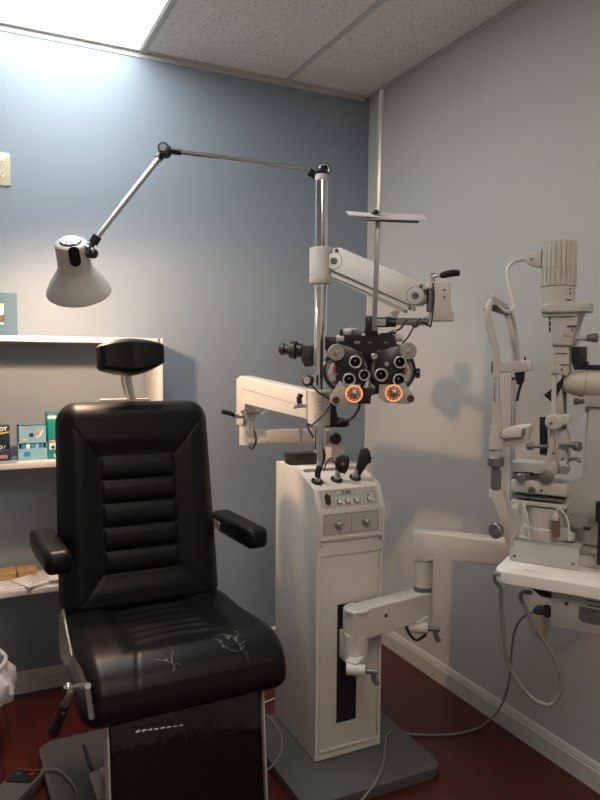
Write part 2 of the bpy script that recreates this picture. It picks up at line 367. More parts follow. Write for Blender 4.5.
# pale blue box with open front
x0, x1, zt = bx_at(18, 47, 424.5, -.13); cx = (x0+x1)/2; w = x1-x0
b2 = thing('contact_lens_box', 'pale blue contact lens box with its front half open on the middle shelf', 'box', (cx, -.1, st))
b2['group'] = b1['group']; hh = zt-st; m = M()
m.box((cx, -.0955, st+hh/2), (w, .005, hh)); m.box((cx-w/2+.0015, -.115, st+hh/2), (.003, .045, hh)); m.box((cx+w/2-.0015, -.115, st+hh/2), (.003, .045, hh))
m.box((cx, -.115, zt-.0015), (w, .045, .003)); m.box((cx, -.115, st+.0015), (w, .045, .003))
m.box((cx, -.136, zt-hh*.26), (w, .003, hh*.52)); m.box((cx, -.138, st+hh*.165), (w, .003, hh*.33))
build('carton', m, BOXBLUE, b2)
for i in range(5): build('lens_packet', M().box((cx-w*.32+i*w*.16, -.119, st+hh*.25), (w*.14, .03, hh*.42), bev=.001), [DEEP, LITE, DEEP, BOXBLUE, DEEP][i], b2)
build('logo_disc', M().prism(rrect(.016, .016, .0079), (cx-.004, -.1377, zt-hh*.29), EX, EZ, NY, .0004), NAVP, b2)
build('pink_swoosh', M().prism([(.006, -.014), (.016, -.006), (.020, .008), (.006, .007)], (cx+.006, -.1377, zt-hh*.24), EX, EZ, NY, .0004), PINK, b2)
build('white_swoosh', M().prism([(.004, -.018), (.020, -.010), (.028, .010), (.024, .010), (.014, -.008), (.002, -.014)], (cx+.008, -.1379, zt-hh*.24), EX, EZ, NY, .0004), LITE, b2)
build('yellow_band', M().prism(rrect(.020, .005, .001), (cx-w*.27, -.1377, zt-hh*.42), EX, EZ, NY, .0004), YEL, b2)
build('pink_stripe', M().prism(rrect(.018, .003, .001), (cx-w*.22, -.1377, zt-hh*.17), EX, EZ, NY, .0004), PINK, b2)
build('print_patch', M().prism(rrect(.022, .016, .002), (cx-w*.2, -.1397, st+hh*.17), EX, EZ, NY, .0004), DEEP, b2)
# teal box
x0, x1, zt = bx_at(47.5, 66, 413, -.14); cx = (x0+x1)/2; w = x1-x0
b3 = thing('contact_lens_box', 'tall teal contact lens box beside the pale blue one, partly behind the chair back', 'box', (cx, -.11, st))
b3['group'] = b1['group']; build('carton', M().box((cx, -.105, (st+zt)/2), (w-.001, .07, zt-st), bev=.001), TEAL, b3)
build('white_band', M().prism([(-w/2+.0015, -.007), (w/2-.0015, -.007), (w/2-.0015, .004), (-w/2+.0015, .004)], (cx, -.1402, zt-.013), EX, EZ, NY, .0004), LITE, b3)
build('red_band', M().prism(rrect(.026, .008, .001), (cx-.012, -.1402, st+.064), EX, EZ, NY, .0004), PINK, b3)
build('white_patch', M().prism(rrect(.026, .024, .001), (cx-.012, -.1402, st+.046), EX, EZ, NY, .0004), LITE, b3)
build('dark_disc', M().prism(rrect(.013, .013, .0064), (cx-.013, -.1405, st+.042), EX, EZ, NY, .0004), NAVP, b3)
text_mesh('lettering', 'bl', .017, LITE, b3, (cx-.004, -.1404, st+.012), EX, EZ, bold=.0006)
# leaflet lying on the shelf
a = WZ(10, 461, st); o = build('leaflet', M().box((a.x-.03, -.172, st+.0022), (.10, .045, .003), rz=.02), mat('blue_leaflet', (.25, .36, .45), .5)); tag(o, 'small blue leaflet lying in front of the black and navy contact lens box', 'leaflet')
# blue framed picture on the top shelf
q0 = WY(17, 293, -.06); fw, fh = .17, q0.z-s1
fr = thing('picture_frame', 'wide blue frame around a small photo on the top shelf', 'picture', (q0.x-fw/2, -.06, s1))
iw, ih = .085, .075; ox = q0.x-fw/2; oz = s1+fh/2+.002; m = M()
for (cxx, cz, ww, h_) in ((ox, s1+(fh/2-ih/2)/2+.0008, fw, fh/2-ih/2+.001), (ox, q0.z-(fh/2-ih/2)/2, fw, fh/2-ih/2-.002), (ox-(fw+iw)/4, oz, (fw-iw)/2, ih), (ox+(fw+iw)/4, oz, (fw-iw)/2, ih)): m.box((cxx, -.055, cz), (ww, .012, h_))
build('mat_border', m, mat('teal_blue_frame', (.032, .115, .17), .5, var=.05), fr)
build('photo', M().box((ox, -.052, oz), (iw, .004, ih)), PAPER, fr)
build('photo_figure', M().prism([(-.03, -.030), (.042, -.030), (.042, -.002), (.022, -.008), (.0, .006), (-.03, -.004)], (ox, -.0541, oz), EX, EZ, NY, .0005), mat('dark_photo_print', (.05, .04, .04), .5), fr)
# bottom shelf: tan boxes, papers
TAN = mat('tan_card', (.50, .33, .15), .6, var=.1, scale=30)
for (pa, pb, lab) in ((-14, 16.5, 'tan card box at the left end of the bottom shelf'), (17.5, 37, 'tan card box on the bottom shelf, between another tan box and the armrest')):
    x0 = WY(pa, 570, -.10).x; x1 = WY(pb, 570, -.10).x; zt = WY(18, 574, -.10).z
    o = thing('card_box', lab, 'box', ((x0+x1)/2, -.06, s3), group='tan card boxes on the bottom shelf'); build('carton', M().box(((x0+x1)/2, -.06, (s3+zt)/2), (x1-x0-.002, .08, zt-s3), bev=.001), TAN, o)
    build('lid', M().box(((x0+x1)/2, -.06, zt+.0035), (x1-x0, .083, .006), bev=.001), TAN, o)
def sheet(name, cx, cy, z, w, d, rz, th, lab, cat, lines=True, pm=PAPER):
    t_ = thing(name, lab, cat, (cx, cy, z), rz)
    mm = M().box((0, 0, th/2), (w, d, th)); build('pages', mm, pm, t_, local=True)
    if lines:
        l_ = M()
        for i in range(6): l_.box((random.uniform(-.01, .01), -d/2+.02+i*(d-.04)/5, th+.0003), (w*random.uniform(.45, .8), .004, .0004))
        build('printed_lines', l_, mat('grey_print', (.22, .22, .24), .7), t_, local=True)
sheet('brochure', -1.50, -.135, s3+.0003, .26, .15, .10, .004, 'large white brochure lying under the newsletter on the bottom shelf', 'paper')
sheet('newsletter', -1.43, -.14, s3+.0050, .17, .12, .45, .006, 'folded printed newsletter lying across other papers on the bottom shelf', 'paper')
sheet('magazine', -1.35, -.165, s3+.0125, .12, .085, -.05, .005, 'thin white magazine on the bottom shelf next to the chair back', 'paper', lines=False)

# ============================================================ EXAMINATION CHAIR
CX, CY, CR = -1.195, -.95, math.radians(1.5)
ch = thing('examination_chair', 'black leather examination chair with armrests and plastic-wrapped leg rest', 'chair', (CX, CY, 0), CR)
def cushion(w, h, T, rc, re, fn, n=70, nz=70, back=.3, wtop=1.0):
    """rounded cushion in XZ, front towards -Y; fn(x,z) extra depth"""
    m = M(); vs = []; fs = []
    def pt(i, j):
        s_ = -1+2*i/n; t_ = -1+2*j/nz; x = s_*w/2; z = t_*h/2
        dx = abs(x)-(w/2-rc); dz = abs(z)-(h/2-rc)
        if dx > 0 and dz > 0:
            k = max(dx, dz)/math.hypot(dx, dz); dx *= k; dz *= k
            x = math.copysign(w/2-rc+dx, x); z = math.copysign(h/2-rc+dz, z); e = rc-math.hypot(dx, dz)
        else: e = min(w/2-abs(x), h/2-abs(z))
        x *= 1+(wtop-1)*(z/h+.5)
        return x, z, max(0, e)
    for side in (0, 1):
        for j in range(nz+1):
            for i in range(n+1):
                x, z, e = pt(i, j); k = min(e/re, 1); rr = math.sqrt(max(0, 1-(1-k)**2))
                if side == 0: y = -(T*(1-back))*rr - fn(x, z)*min(1, e/re)
                else: y = T*back*rr
                vs.append(V((x, y, z)))
    N = (n+1)*(nz+1)
    for j in range(nz):
        for i in range(n):
            a_ = j*(n+1)+i; fs.append((a_, a_+1, a_+n+2, a_+n+1)); fs.append((N+a_, N+a_+n+1, N+a_+n+2, N+a_+1))
    rim = [i for i in range(n+1)] + [j*(n+1)+n for j in range(1, nz+1)] + [nz*(n+1)+i for i in range(n-1, -1, -1)] + [j*(n+1) for j in range(nz-1, 0, -1)]
    for k in range(len(rim)): a_, b_ = rim[k], rim[(k+1) % len(rim)]; fs.append((a_, N+a_, N+b_, b_))
    m.add(vs, fs); return m
def ss(a, b, x): x = max(0, min(1, (x-a)/(b-a))); return x*x*(3-2*x)
BW, BH = .470, .625
PW, PZ0, PZ1 = .222, -.183, .149      # centre panel
def back_fn(x, z):
    x += .007
    inx = min(x+PW/2, PW/2-x); inz = min(z-PZ0, PZ1-z); ins = min(inx, inz)
    d = .010*(1-ss(-.055, 0.0, ins)) + (-.006)*ss(-.004, .006, ins)
    if ins > 0:
        ph = (z-PZ0)/(PZ1-PZ0)*5; f_ = abs(ph-round(ph)) if True else 0
        d += .014*math.sqrt(max(0, 1-(1-min(f_*2.2, 1))**2)) * min(1, inx/.010)
    # diagonal seams from the panel corners to the outer corners
    for cx_, cz_, dx, dz in ((PW/2, PZ1, .09, .11), (-PW/2, PZ1, -.09, .11), (PW/2, PZ0, .06, -.075), (-PW/2, PZ0, -.06, -.075)):
        L2 = dx*dx+dz*dz; t_ = ((x-cx_)*dx+(z-cz_)*dz)/L2
        if -.02 < t_ < 1:
            q = math.hypot(x-cx_-dx*t_, z-cz_-dz*t_); d -= .0035*math.exp(-(q/.0035)**2)*(1-t_*.5)
    d += .004*math.cos(x*6)
    return d
m = cushion(BW, BH, .10, .062, .045, back_fn, n=110, nz=150, back=.45, wtop=.955)
tilt = math.radians(-9.5)
Rb = Matrix.Rotation(tilt, 3, 'X'); off = V((-.006, .257, .826))
m.v = [Rb @ p + off for p in m.v]
build('backrest', m, LEATHER, ch, local=True, angle=60)
m = M().box((-.005, .325, .80), (.36, .02, .50), mat=Rb, bev=.006); build('back_shell', m, BLACK, ch, local=True)
# seat: cross-sections swept across x
CRACKS = [((-.052, -.205, .545), .036), ((.112, -.19, .55), .040)]
SEATM = leather_cracked()
prof = [(.235, .420), (.235, .500), (.225, .535), (.205, .553), (.15, .558), (.08, .558), (0, .560), (-.06, .563), (-.12, .565), (-.165, .562), (-.20, .552), (-.232, .532), (-.252, .505), (-.260, .478), (-.259, .455), (-.250, .442), (-.228, .433), (-.15, .428), (0, .426), (.15, .422)]
def resample(p, n, closed=True):
    q = [V((a, b)) for a, b in p]; out = []; K = len(q)
    for i in range(K):
        P0, P1, P2, P3 = q[i-1], q[i], q[(i+1) % K], q[(i+2) % K]
        for k in range(n):
            t_ = k/n; out.append(.5*((2*P1)+(P2-P0)*t_+(2*P0-5*P1+4*P2-P3)*t_*t_+(3*P1-P0-3*P2+P3)*t_**3))
    return out
pr_ = resample(prof, 7); cen = V((-.01, .485))
NS = 110; m = M(); SWd = .502
def seat_disp(x, y, z):
    # raised borders, recessed trapezoid centre with curved ribs
    if z < .50: return 0
    hw = .105 + .00*y
    ins = min(hw-abs(x), y+.135)
    d = .010*(1-ss(-.05, 0, ins))
    d -= .005*ss(-.004, .004, ins)*0
    if ins > 0:
        yy = y + 1.6*x*x; d += .0036*math.cos(2*PI*yy/.046)*min(1, ins/.02)
    # side seams continuing over the front lip
    if y < -.12:
        q = abs(abs(x)-(.105+(-.12-y)*.22)); d -= .0022*math.exp(-(q/.003)**2)*ss(.44, .50, z)
    return d
for i in range(NS+1):
    s_ = -1+2*i/NS; x = s_*SWd/2; e = (1-abs(s_))*SWd/2; k = min(e/.045, 1); rr = math.sqrt(max(0, 1-(1-k)**2)); sh_ = .045*(1-rr)
    crown = -.006*(1-abs(s_)**2)*0
    for p in pr_:
        d = p-cen; L = d.length; q = cen + d*((L-sh_*1.0)/L if L > sh_ else .01)
        wy = 1 + .06*ss(.25, -.2, q.x) - .05
        m.v.append(V((x*wy, q.x, q.y + seat_disp(x, q.x, q.y)*min(1, k*1.2))))
K = len(pr_)
for i in range(NS):
    for j in range(K): m.f.append((i*K+j, i*K+(j+1) % K, (i+1)*K+(j+1) % K, (i+1)*K+j)); m.m.append(0)
m.f.append(tuple(range(K))); m.f.append(tuple(NS*K+j for j in range(K-1, -1, -1))); m.m += [0, 0]
build('seat', m, SEATM, ch, local=True, angle=60)
# headrest
def head_fn(x, z): return .006*math.cos(x*10)
m = cushion(.196, .112, .075, .014, .016, lambda x, z: .012*(1-(x/.1)**2), n=50, nz=30, back=.45)
vs = []
for p in m.v:
    x = p.x; ax_ = abs(x)/.1025; z = p.z
    if z > 0: z *= 1 - (.50 if x < 0 else .36)*ax_**1.7
    else: z *= 1 - (.30 if x < 0 else .72)*ax_**1.7
    vs.append(Matrix.Rotation(math.radians(-6), 3, 'X') @ V((x, p.y-abs(x)*.10, z)) + V((-.022, .275, 1.268)))
m.v = vs
build('headrest', m, LEATHER, ch, local=True, angle=60)
hs = M()
hs.tube([(-.033, .322, 1.245), (-.030, .339, 1.20), (-.018, .345, 1.15), (-.002, .345, 1.10), (.004, .340, 1.0)], .005, n=8)
hs.tube([(-.016, .318, 1.245), (-.014, .330, 1.20), (-.002, .336, 1.15), (.016, .338, 1.10), (.024, .336, 1.0)], .0105, n=8)
hs.box((-.045, .305, 1.225), (.045, .035, .02), bev=.004)
build('headrest_stem', hs, mat('polished_aluminium', (.75, .73, .68), .3, .6), ch, local=True)
build('stem_bracket', M().box((-.02, .343, 1.135), (.15, .018, .012), bev=.002), WARM, ch, local=True)
# armrests
def armrest(x, ang):
    n = 24; m = M(); w, h = .066, .060; L = .30
    cs = rrect(w, h, .017, n=6); K = len(cs); st_ = []
    for i in range(25):
        t_ = i/24; y = -t_*L; k = min(t_*L, (1-t_)*L); rr = math.sqrt(max(0, 1-(1-min(k/.018, 1))**2)); sc = .62+.38*rr
        kk = ss(.55, 1, t_)
        for a_, b_ in cs:
            zz = b_*sc
            if b_ < 0: zz -= 0.0; zz *= 1 - .0*kk
            m.v.append(Matrix.Rotation(ang, 3, 'Z') @ V((a_*sc*(1+.10*math.sin(t_*PI)), y, zz)) + V((x, 0.335, .742)))
    for i in range(24):
        for j in range(K): m.f.append((i*K+j, i*K+(j+1) % K, (i+1)*K+(j+1) % K, (i+1)*K+j)); m.m.append(0)
    m.f.append(tuple(range(K))); m.f.append(tuple(24*K+j for j in range(K-1, -1, -1))); m.m += [0, 0]
    return m
for sx, nm in ((-1, 'l'), (1, 'r')):
    ar = build('armrest', armrest(sx*.277+.007, math.radians(1.5)), LEATHER, ch, local=True, angle=60)
    build('armrest_bracket', M().box((sx*.255+.004, .275, .738), (.03, .06, .026), bev=.003), STEEL, ch, local=True)
# leg rest
m = M(); cs = []
lp = [(-.195, .425), (-.215, .36), (-.225, .25), (-.232, .12)]
for i in range(1):
    m.prism([(-.192, -.20), (.192, -.20), (.192, .16), (-.192, .16)], (0.003, -.182, .272), (1, 0, 0), V((0, .10, 1)).normalized(), V((0, -1, .1)), .030, bev=.006)
lr = build('leg_rest', m, PLWRAP, ch, local=True)
for sx in (-1, 1): build('edge_trim', M().prism([(-.200, -.034), (.160, -.034), (.160, .012), (-.200, .012)], (.003+sx*.1965-.003, -.186, .272), V((0, .10, 1)).normalized(), V((0, 1, -.1)), (1, 0, 0), .004, bev=.0008), WHITE2, lr, local=True)
# plastic bunches (clips catching the light) along the top of the leg rest
m = M()
for i in range(8):
    fy_ = -1.172
    a_ = WY(136+i*6.2, 732.0-i*.9, fy_); b_ = WY(139.6+i*6.2, 731.0-i*.9+random.uniform(-.5, .5), fy_)
    m.tube([a_, a_.lerp(b_, .5)+V((0, -.002, .001)), b_], .0026-.0002*i, n=6)
build('plastic_fold', m, mat('clear_plastic_fold', (.85, .85, .85), .3, var=.1), lr)
# frame, pedestal, base
m = M().box((0.0, .03, .400), (.36, .36, .038), bev=.006); m.box((0, .245, .50), (.30, .04, .24), bev=.006)
build('seat_frame', m, WHITE2, ch, local=True)
build('pedestal', M().box((0, .06, .20), (.20, .24, .36), bev=.012).box((0, .06, .055), (.28, .30, .05), bev=.012), WHITE2, ch, local=True)
bx0, bx1, by0, by1 = -.272, .175, -.30, .500
build('base_plate', M().prism(rrect(bx1-bx0, by1-by0, .045, cx=(bx0+bx1)/2, cy=(by0+by1)/2), (0, 0, 0.0005), (1, 0, 0), (0, 1, 0), (0, 0, 1), .032, bev=.006), PLATE, ch, local=True)
# plastic-covered side plate, release lever
gp = [WX(a_, b_, -1.452) for a_, b_ in ((60.5, 614), (64, 609), (68, 630), (73, 655), (72, 664), (68, 666), (62, 655))]
build('side_guard', M().prism([(p.y, p.z) for p in gp], (-1.452, 0, 0), (0, 1, 0), (0, 0, 1), (-1, 0, 0), .005, bev=.001), CLEAR, ch)
gp = [WX(a_, b_, -1.449) for a_, b_ in ((67, 648), (74, 664), (85, 692), (89, 720), (86.5, 719), (80, 697), (72, 674), (65, 655))]
build('side_plate', M().prism([(p.y, p.z) for p in gp], (-1.449, 0, 0), (0, 1, 0), (0, 0, 1), (1, 0, 0), .012, bev=.001), mat('taupe_metal', (.05, .043, .04), .4, .3), ch)
lv = [WX(88, 686, -1.47), WX(76, 687, -1.475), WX(70, 694, -1.485), WX(66, 704, -1.49), WX(63, 712, -1.493)]
lever = build('release_lever', M().tube(lv, .006, n=10), STEEL, ch)
a, b = WX(66, 703, -1.49), WX(54, 731, -1.497)
build('lever_grip', M().tube([a, a.lerp(b, .3), a.lerp(b, .8), b], .0125, n=14, rad=lambda t: .010+.004*t), RUBBER, lever)
build('lever_knob', M().sphere(WX(68, 687, -1.485), .010), CHROME, lever)
# pump pedals at the left of the base
a, b = WZ(88, 748, .10), WZ(100, 792, .10)
p_ = build('foot_lever', M().tube([WZ(84, 745, .13), WZ(90, 765, .10), WZ(98, 788, .07), WZ(101, 806, .05)], .006), BLACK, ch)
build('pedal_pad', M().beam(WZ(94, 772, .10), WZ(103, 800, .06), .026, .014, bev=.005), WHITE2, p_)

# ============================================================ TRASH CAN, FOOT PEDAL
tc = thing('trash_can', 'grey round trash can with white plastic liner at the left edge', 'trash can', (-1.70, -.34, 0))
prof = [(.0, .105), (.004, .108), (.27, .135), (.276, .139), (.282, .136), (.276, .131), (.02, .103)]
build('bin', M().lathe(prof, (-1.70, -.34, .0005), (0, 0, 1), 40), CAN, tc)
def ruff(t_, h): return 1.06+.06*math.sin(t_*9+h*20)+.045*math.sin(t_*23+2+h*60)
prof = [(-.115, .150), (-.085, .158), (-.05, .150), (-.02, .1425), (.0, .1435), (.006, .139), (.004, .133), (-.04, .127)]
build('liner', M().lathe(prof, (-1.70, -.34, .285), (0, 0, 1), 72, rfn=lambda t_, h: 1 if h > -.03 else ruff(t_, h)), BAG, tc)
fp_c = WZ(18, 780, .025)
fp = thing('foot_pedal', 'grey foot control with green and red buttons on the floor', 'foot control', (fp_c.x, fp_c.y, 0))
ax_ = (WZ(33, 768, .05)-WZ(8, 800, .05)); ax_.z = 0; ax_.normalize(); ay_ = V((-ax_.y, ax_.x, 0)); cc = WZ(20, 780, .05); cc.z = 0
poly = [(-.16, .002), (.065, .002), (.07, .040), (-.10, .060), (-.16, .035)]
build('body', M().prism(poly, cc-ay_*.045, ax_, (0, 0, 1), ay_, .09, bev=.004), mat('grey_beige_plastic', (.13, .105, .09), .5), fp)
sl = V((.17, 0, -.020)).normalized(); tdir = ax_*sl.x+V((0, 0, sl.z)); up_ = V((0, 0, 1))+ax_*.118; up_.normalize()
pc = cc+ax_*.022+V((0, 0, .0468)); build('button_pad', M().prism(rrect(.072, .076, .006), pc, tdir, ay_, up_, .0025), BLACK, fp)
for (dx, dy, nm, cl) in ((.004, .018, 'green_button', (.005, .12, .045)), (.008, -.020, 'red_button', (.28, .01, .02)), (.024, .002, 'dark_red_button', (.12, .0, .0))):
    build(nm, M().prism(rrect(.020, .014, .005), pc+tdir*dx+ay_*dy+up_*.0026, tdir, ay_, up_, .003), mat(nm, cl, .4), fp)
o = build('pedal_cord', M().tube([WZ(38, 771, .028), WZ(45, 769.5, .04), WZ(57, 770, .042), WZ(68, 778, .040), WZ(76, 790, .040), WZ(79, 806, .040), WZ(84, 830, .04)], .0035), CORDB if False else CORDG, fp)

# ============================================================ INSTRUMENT STAND
UX0, UX1 = -.723, -.488; UW = UX1-UX0; ucx = (UX0+UX1)/2; UF = -.925
isd = thing('instrument_stand', 'cream ophthalmic instrument stand with tall chrome post and control console', 'instrument stand', (ucx, -.77, 0))
bp0, bp1, q0_, q1_ = -.845, -.372, -1.105, -.605
build('base_plate', M().prism(rrect(bp1-bp0, q1_-q0_, .04, cx=(bp0+bp1)/2, cy=(q0_+q1_)/2), (0, 0, .0005), (1, 0, 0), (0, 1, 0), (0, 0, 1), .032, bev=.006), PLATE, isd)
sp = [(-.618, .035), (-.618, .920), (-.765, .920), (-.775, .918), (-.886, .874), (-.897, .868), (-.921, .815), (UF, .806), (UF, .035)]
m = M().prism(sp, (UX0, 0, 0), (0, 1, 0), (0, 0, 1), (1, 0, 0), UW, bev=.002)
build('cabinet', m, WHITE, isd, angle=25)
# side cheeks standing proud of the console face
for x_ in (UX0-.0005, UX1-.010):
    ck = [(-.765, .9205), (-.775, .9225), (-.888, .879), (-.901, .871), (-.927, .815), (-.931, .806), (-.931, .700), (-.925, .700), (-.925, .806), (-.897, .868), (-.775, .918)]
    build('console_cheek', M().prism(ck, (x_, 0, 0), (0, 1, 0), (0, 0, 1), (1, 0, 0), .0105, bev=.001), WHITE, isd)
# console plates
def face(a_, b_):  # frame on the sloped faces between profile pts
    d = V((0, b_[0]-a_[0], b_[1]-a_[1])); L = d.length; d.normalize(); n_ = d.cross(V((1, 0, 0)));  n_ = n_ if n_.z > 0 or n_.y < -.5 else -n_
    return V((ucx, (a_[0]+b_[0])/2, (a_[1]+b_[1])/2)), d, n_, L
fc, fd, fn_, fL = face((-.897, .868), (-.921, .815))     # switch face; fd points down
if fn_.y > 0: fn_ = -fn_
PANELM = mat('console_panel', (.50, .47, .43), .45, var=.03); LINE = mat('dark_outline', (.10, .09, .085), .5)
cp = build('switch_panel', M().prism(rrect(.200, .056, .003), fc, (1, 0, 0), -fd, fn_, .0015), PANELM, isd)
def outline(m, o, ex, ey, n_, w, h, r, t_=.0009, z=.0016):
    P = rrect(w, h, r, n=4); K = len(P); Q = rrect(w-2*t_, h-2*t_, max(r-t_, .0003), n=4); o = V(o)+n_*z
    vs = [o+ex*a_+ey*b_ for a_, b_ in P]+[o+ex*a_+ey*b_ for a_, b_ in Q]+[o+ex*a_+ey*b_+n_*.0003 for a_, b_ in P]+[o+ex*a_+ey*b_+n_*.0003 for a_, b_ in Q]
    fs = []
    for i in range(K):
        j = (i+1) % K; fs += [(2*K+i, 2*K+j, 3*K+j, 3*K+i), (i, j, 2*K+j, 2*K+i), (K+i, 3*K+i, 3*K+j, K+j)]
    m.add(vs, fs)
fu = -fd; m = M()
outline(m, fc+V((1, 0, 0))*-.078, V((1, 0, 0)), fu, fn_, .034, .048, .004)
outline(m, fc+V((1, 0, 0))*-.008+fu*-.008, V((1, 0, 0)), fu, fn_, .094, .031, .004)
outline(m, fc+V((1, 0, 0))*.070+fu*-.006, V((1, 0, 0)), fu, fn_, .044, .036, .004)
outline(m, fc+V((1, 0, 0))*-.018+fu*.0165, V((1, 0, 0)), fu, fn_, .088, .013, .006)
build('panel_outlines', m, LINE, cp)
text_mesh('lettering', 'XL2000', .011, LINE, cp, fc+V((1, 0, 0))*-.008+fu*.0165+fn_*.0017, (1, 0, 0), fu, bold=.0004)
text_mesh('lettering', 'TM', .005, LINE, cp, fc+V((1, 0, 0))*-.047+fu*.018+fn_*.0017, (1, 0, 0), fu)
sw = build('power_switch', M().prism([(-.009, -.014), (.001, -.020), (.010, -.012), (.010, .010), (.0, .016), (-.009, .010)], fc+V((1, 0, 0))*-.077+fn_*.0016, (1, 0, 0), fu, fn_, .004, bev=.0008), BLACK, isd)
sw['label'] = 'black main switch with red tip'
build('red_tip', M().prism([(-.004, 0), (.004, 0), (.0, .008)], fc+V((1, 0, 0))*-.079+fu*.014+fn_*.004, (1, 0, 0), fu, fn_, .002), mat('red_lens', (.6, .02, .01), .3, emit=(1, .05, .02), es=.3), sw)
GREEN = emat('green_led', (.02, .55, .15), .35)
for k, dx in enumerate((-.038, -.008, .022, .070)):
    o = build('rocker_switch', M().prism(rrect(.014, .012, .0015), fc+V((1, 0, 0))*dx+fu*-.0115+fn_*.0016, (1, 0, 0), fu, fn_, .002, bev=.0006), WHITE, isd)
    s_ = M(); s_.prism([(-.0075, -.0075), (.0078, -.0075), (.0078, -.0055), (-.0055, -.0055), (-.0055, .006), (-.0075, .006)], fc+V((1, 0, 0))*dx+fu*-.0115+fn_*.0017, (1, 0, 0), fu, fn_, .0024)
    build('switch_edge', s_, BLACK, o)
    build('indicator', M().cyl(fc+V((1, 0, 0))*(dx-.002)+fu*.002+fn_*.001, fc+V((1, 0, 0))*(dx-.002)+fu*.002+fn_*.0035, .0026, n=14), GREEN if k < 3 else BLACK, o)
# knob panel on the vertical front
kz = (.795+.738)/2; ko = V((ucx, UF, kz)); NYv = V((0, -1, 0)); EXv = V((1, 0, 0)); EZv = V((0, 0, 1))
kp = build('knob_panel', M().prism(rrect(.196, .068, .003), ko, EXv, EZv, NYv, .002), PANELM, isd)
m = M(); outline(m, ko, EXv, EZv, NYv, .190, .060, .004, z=.0021); m.box(ko+V((0, -.0022, 0)), (.001, .0006, .058)); build('panel_outlines', m, LINE, kp)
m = M()
for i in range(9):
    a_ = PI*(-.15+1.3*i/8); m.box(ko+V((-.047-math.cos(a_)*.024, -.0023, math.sin(a_)*.022)), (.004, .0006, .0012), mat=Matrix.Rotation(0, 3, 'Y'))
build('dial_marks', m, LINE, kp)
for dx in (-.047, .050):
    kn = build('control_knob', M().lathe([(0, .013), (.004, .013), (.005, .0105), (.016, .0095), (.018, .007), (.018, 1e-5)], ko+V((dx, -.002, 0)), (0, -1, 0), 24), STEEL, isd)
    build('knob_cap', M().cyl(ko+V((dx, -.0203, 0)), ko+V((dx, -.0215, 0)), .006, n=16), CHROME, kn)
# ledge, door and screws
build('console_ledge', M().box((ucx, UF-.004, .722), (.213, .010, .010), bev=.002).box((ucx, UF-.002, .672), (.213, .005, .003)), WHITE, isd)
dz0, dz1 = .060, .668
m = M()
for x_ in (-.1045, .1045): m.box((ucx+x_, UF-.0025, (dz0+dz1)/2), (.006, .006, dz1-dz0), bev=.001)
m.box((ucx, UF-.0035, dz0+.004), (.215, .008, .008), bev=.001)
build('door_frame', m, WHITE, isd)
build('door', M().box((ucx, UF-.001, (dz0+dz1)/2+.004), (.200, .003, dz1-dz0-.014), bev=.0005), WHITE, isd)
m = M()
for dx, dz in ((-.108, .705), (.1, .708), (.103, .672), (-.1075, .36), (.104, .09), (.104, .36)): m.cyl((ucx+dx, UF-.0050, dz), (ucx+dx, UF-.0064, dz), .0028, n=10)
build('screws', m, DARKST, isd)
# slot in the door
slx0, slx1 = WY(337, 650, UF-.003).x, WY(356.5, 650, UF-.003).x; slz1, slz0 = WY(346, 603, UF).z, WY(346, 720, UF).z
build('arm_slot', M().box(((slx0+slx1)/2, UF-.003, (slz0+slz1)/2), (slx1-slx0, .003, slz1-slz0)), BLACK, isd)
# wells for the handpieces
wells = []
wc, wd, wn, wL = face((-.775, .918), (-.886, .874)); wn = wn if wn.z > 0 else -wn
for px, py in ((317, 482), (336.5, 480), (355, 478)):
    p = onplane(px, py, wc, wn); wells.append(p)
    w_ = build('handpiece_well', M().lathe([(-.004, .018), (.002, .0195), (.005, .019), (.006, .014), (.004, .0125), (-.004, .0125)], p, wn, 28), BLACK, isd)
    build('well_sleeve', M().lathe([(-.004, .0115), (.016, .0105), (.017, .0085), (-.004, .0085)], p, wn, 24), STEEL, w_)
    build('well_light', M().cyl(p+wd*.026+wn*.001, p+wd*.026+wn*.0022, .002, n=10), BLACK if px < 320 else mat('yellow_dot', (.5, .45, .05), .4), w_)
build('instrument_ledge', M().prism(rrect(.19, .016, .002), V((ucx-.004, -.792, .9115)), EXv, -wd, wn, .0012), STEEL, isd)
# post
PP = V((-.611, -.717, 0))
post = build('post', M().cyl((PP.x, PP.y, .915), (PP.x, PP.y, 1.858), .0212, n=40), CHROME, isd)
build('post_cap', M().lathe([(0, .0222), (.018, .0222), (.020, .019)], (PP.x, PP.y, 1.842), (0, 0, 1), 32), WHITE2, isd)
def vz(px, py, P=PP):   # height of a pixel on the vertical line through P
    d = ray(px, py); hf = V((cf.x, cf.y, 0)); t_ = (V((P.x, P.y, 0))-V((CP.x, CP.y, 0))).dot(hf)/(d.x*hf.x+d.y*hf.y); return (CP+d*t_)
DP = (PP+V((0, 0, 1.3))-CP).dot(cf)   # depth of the post
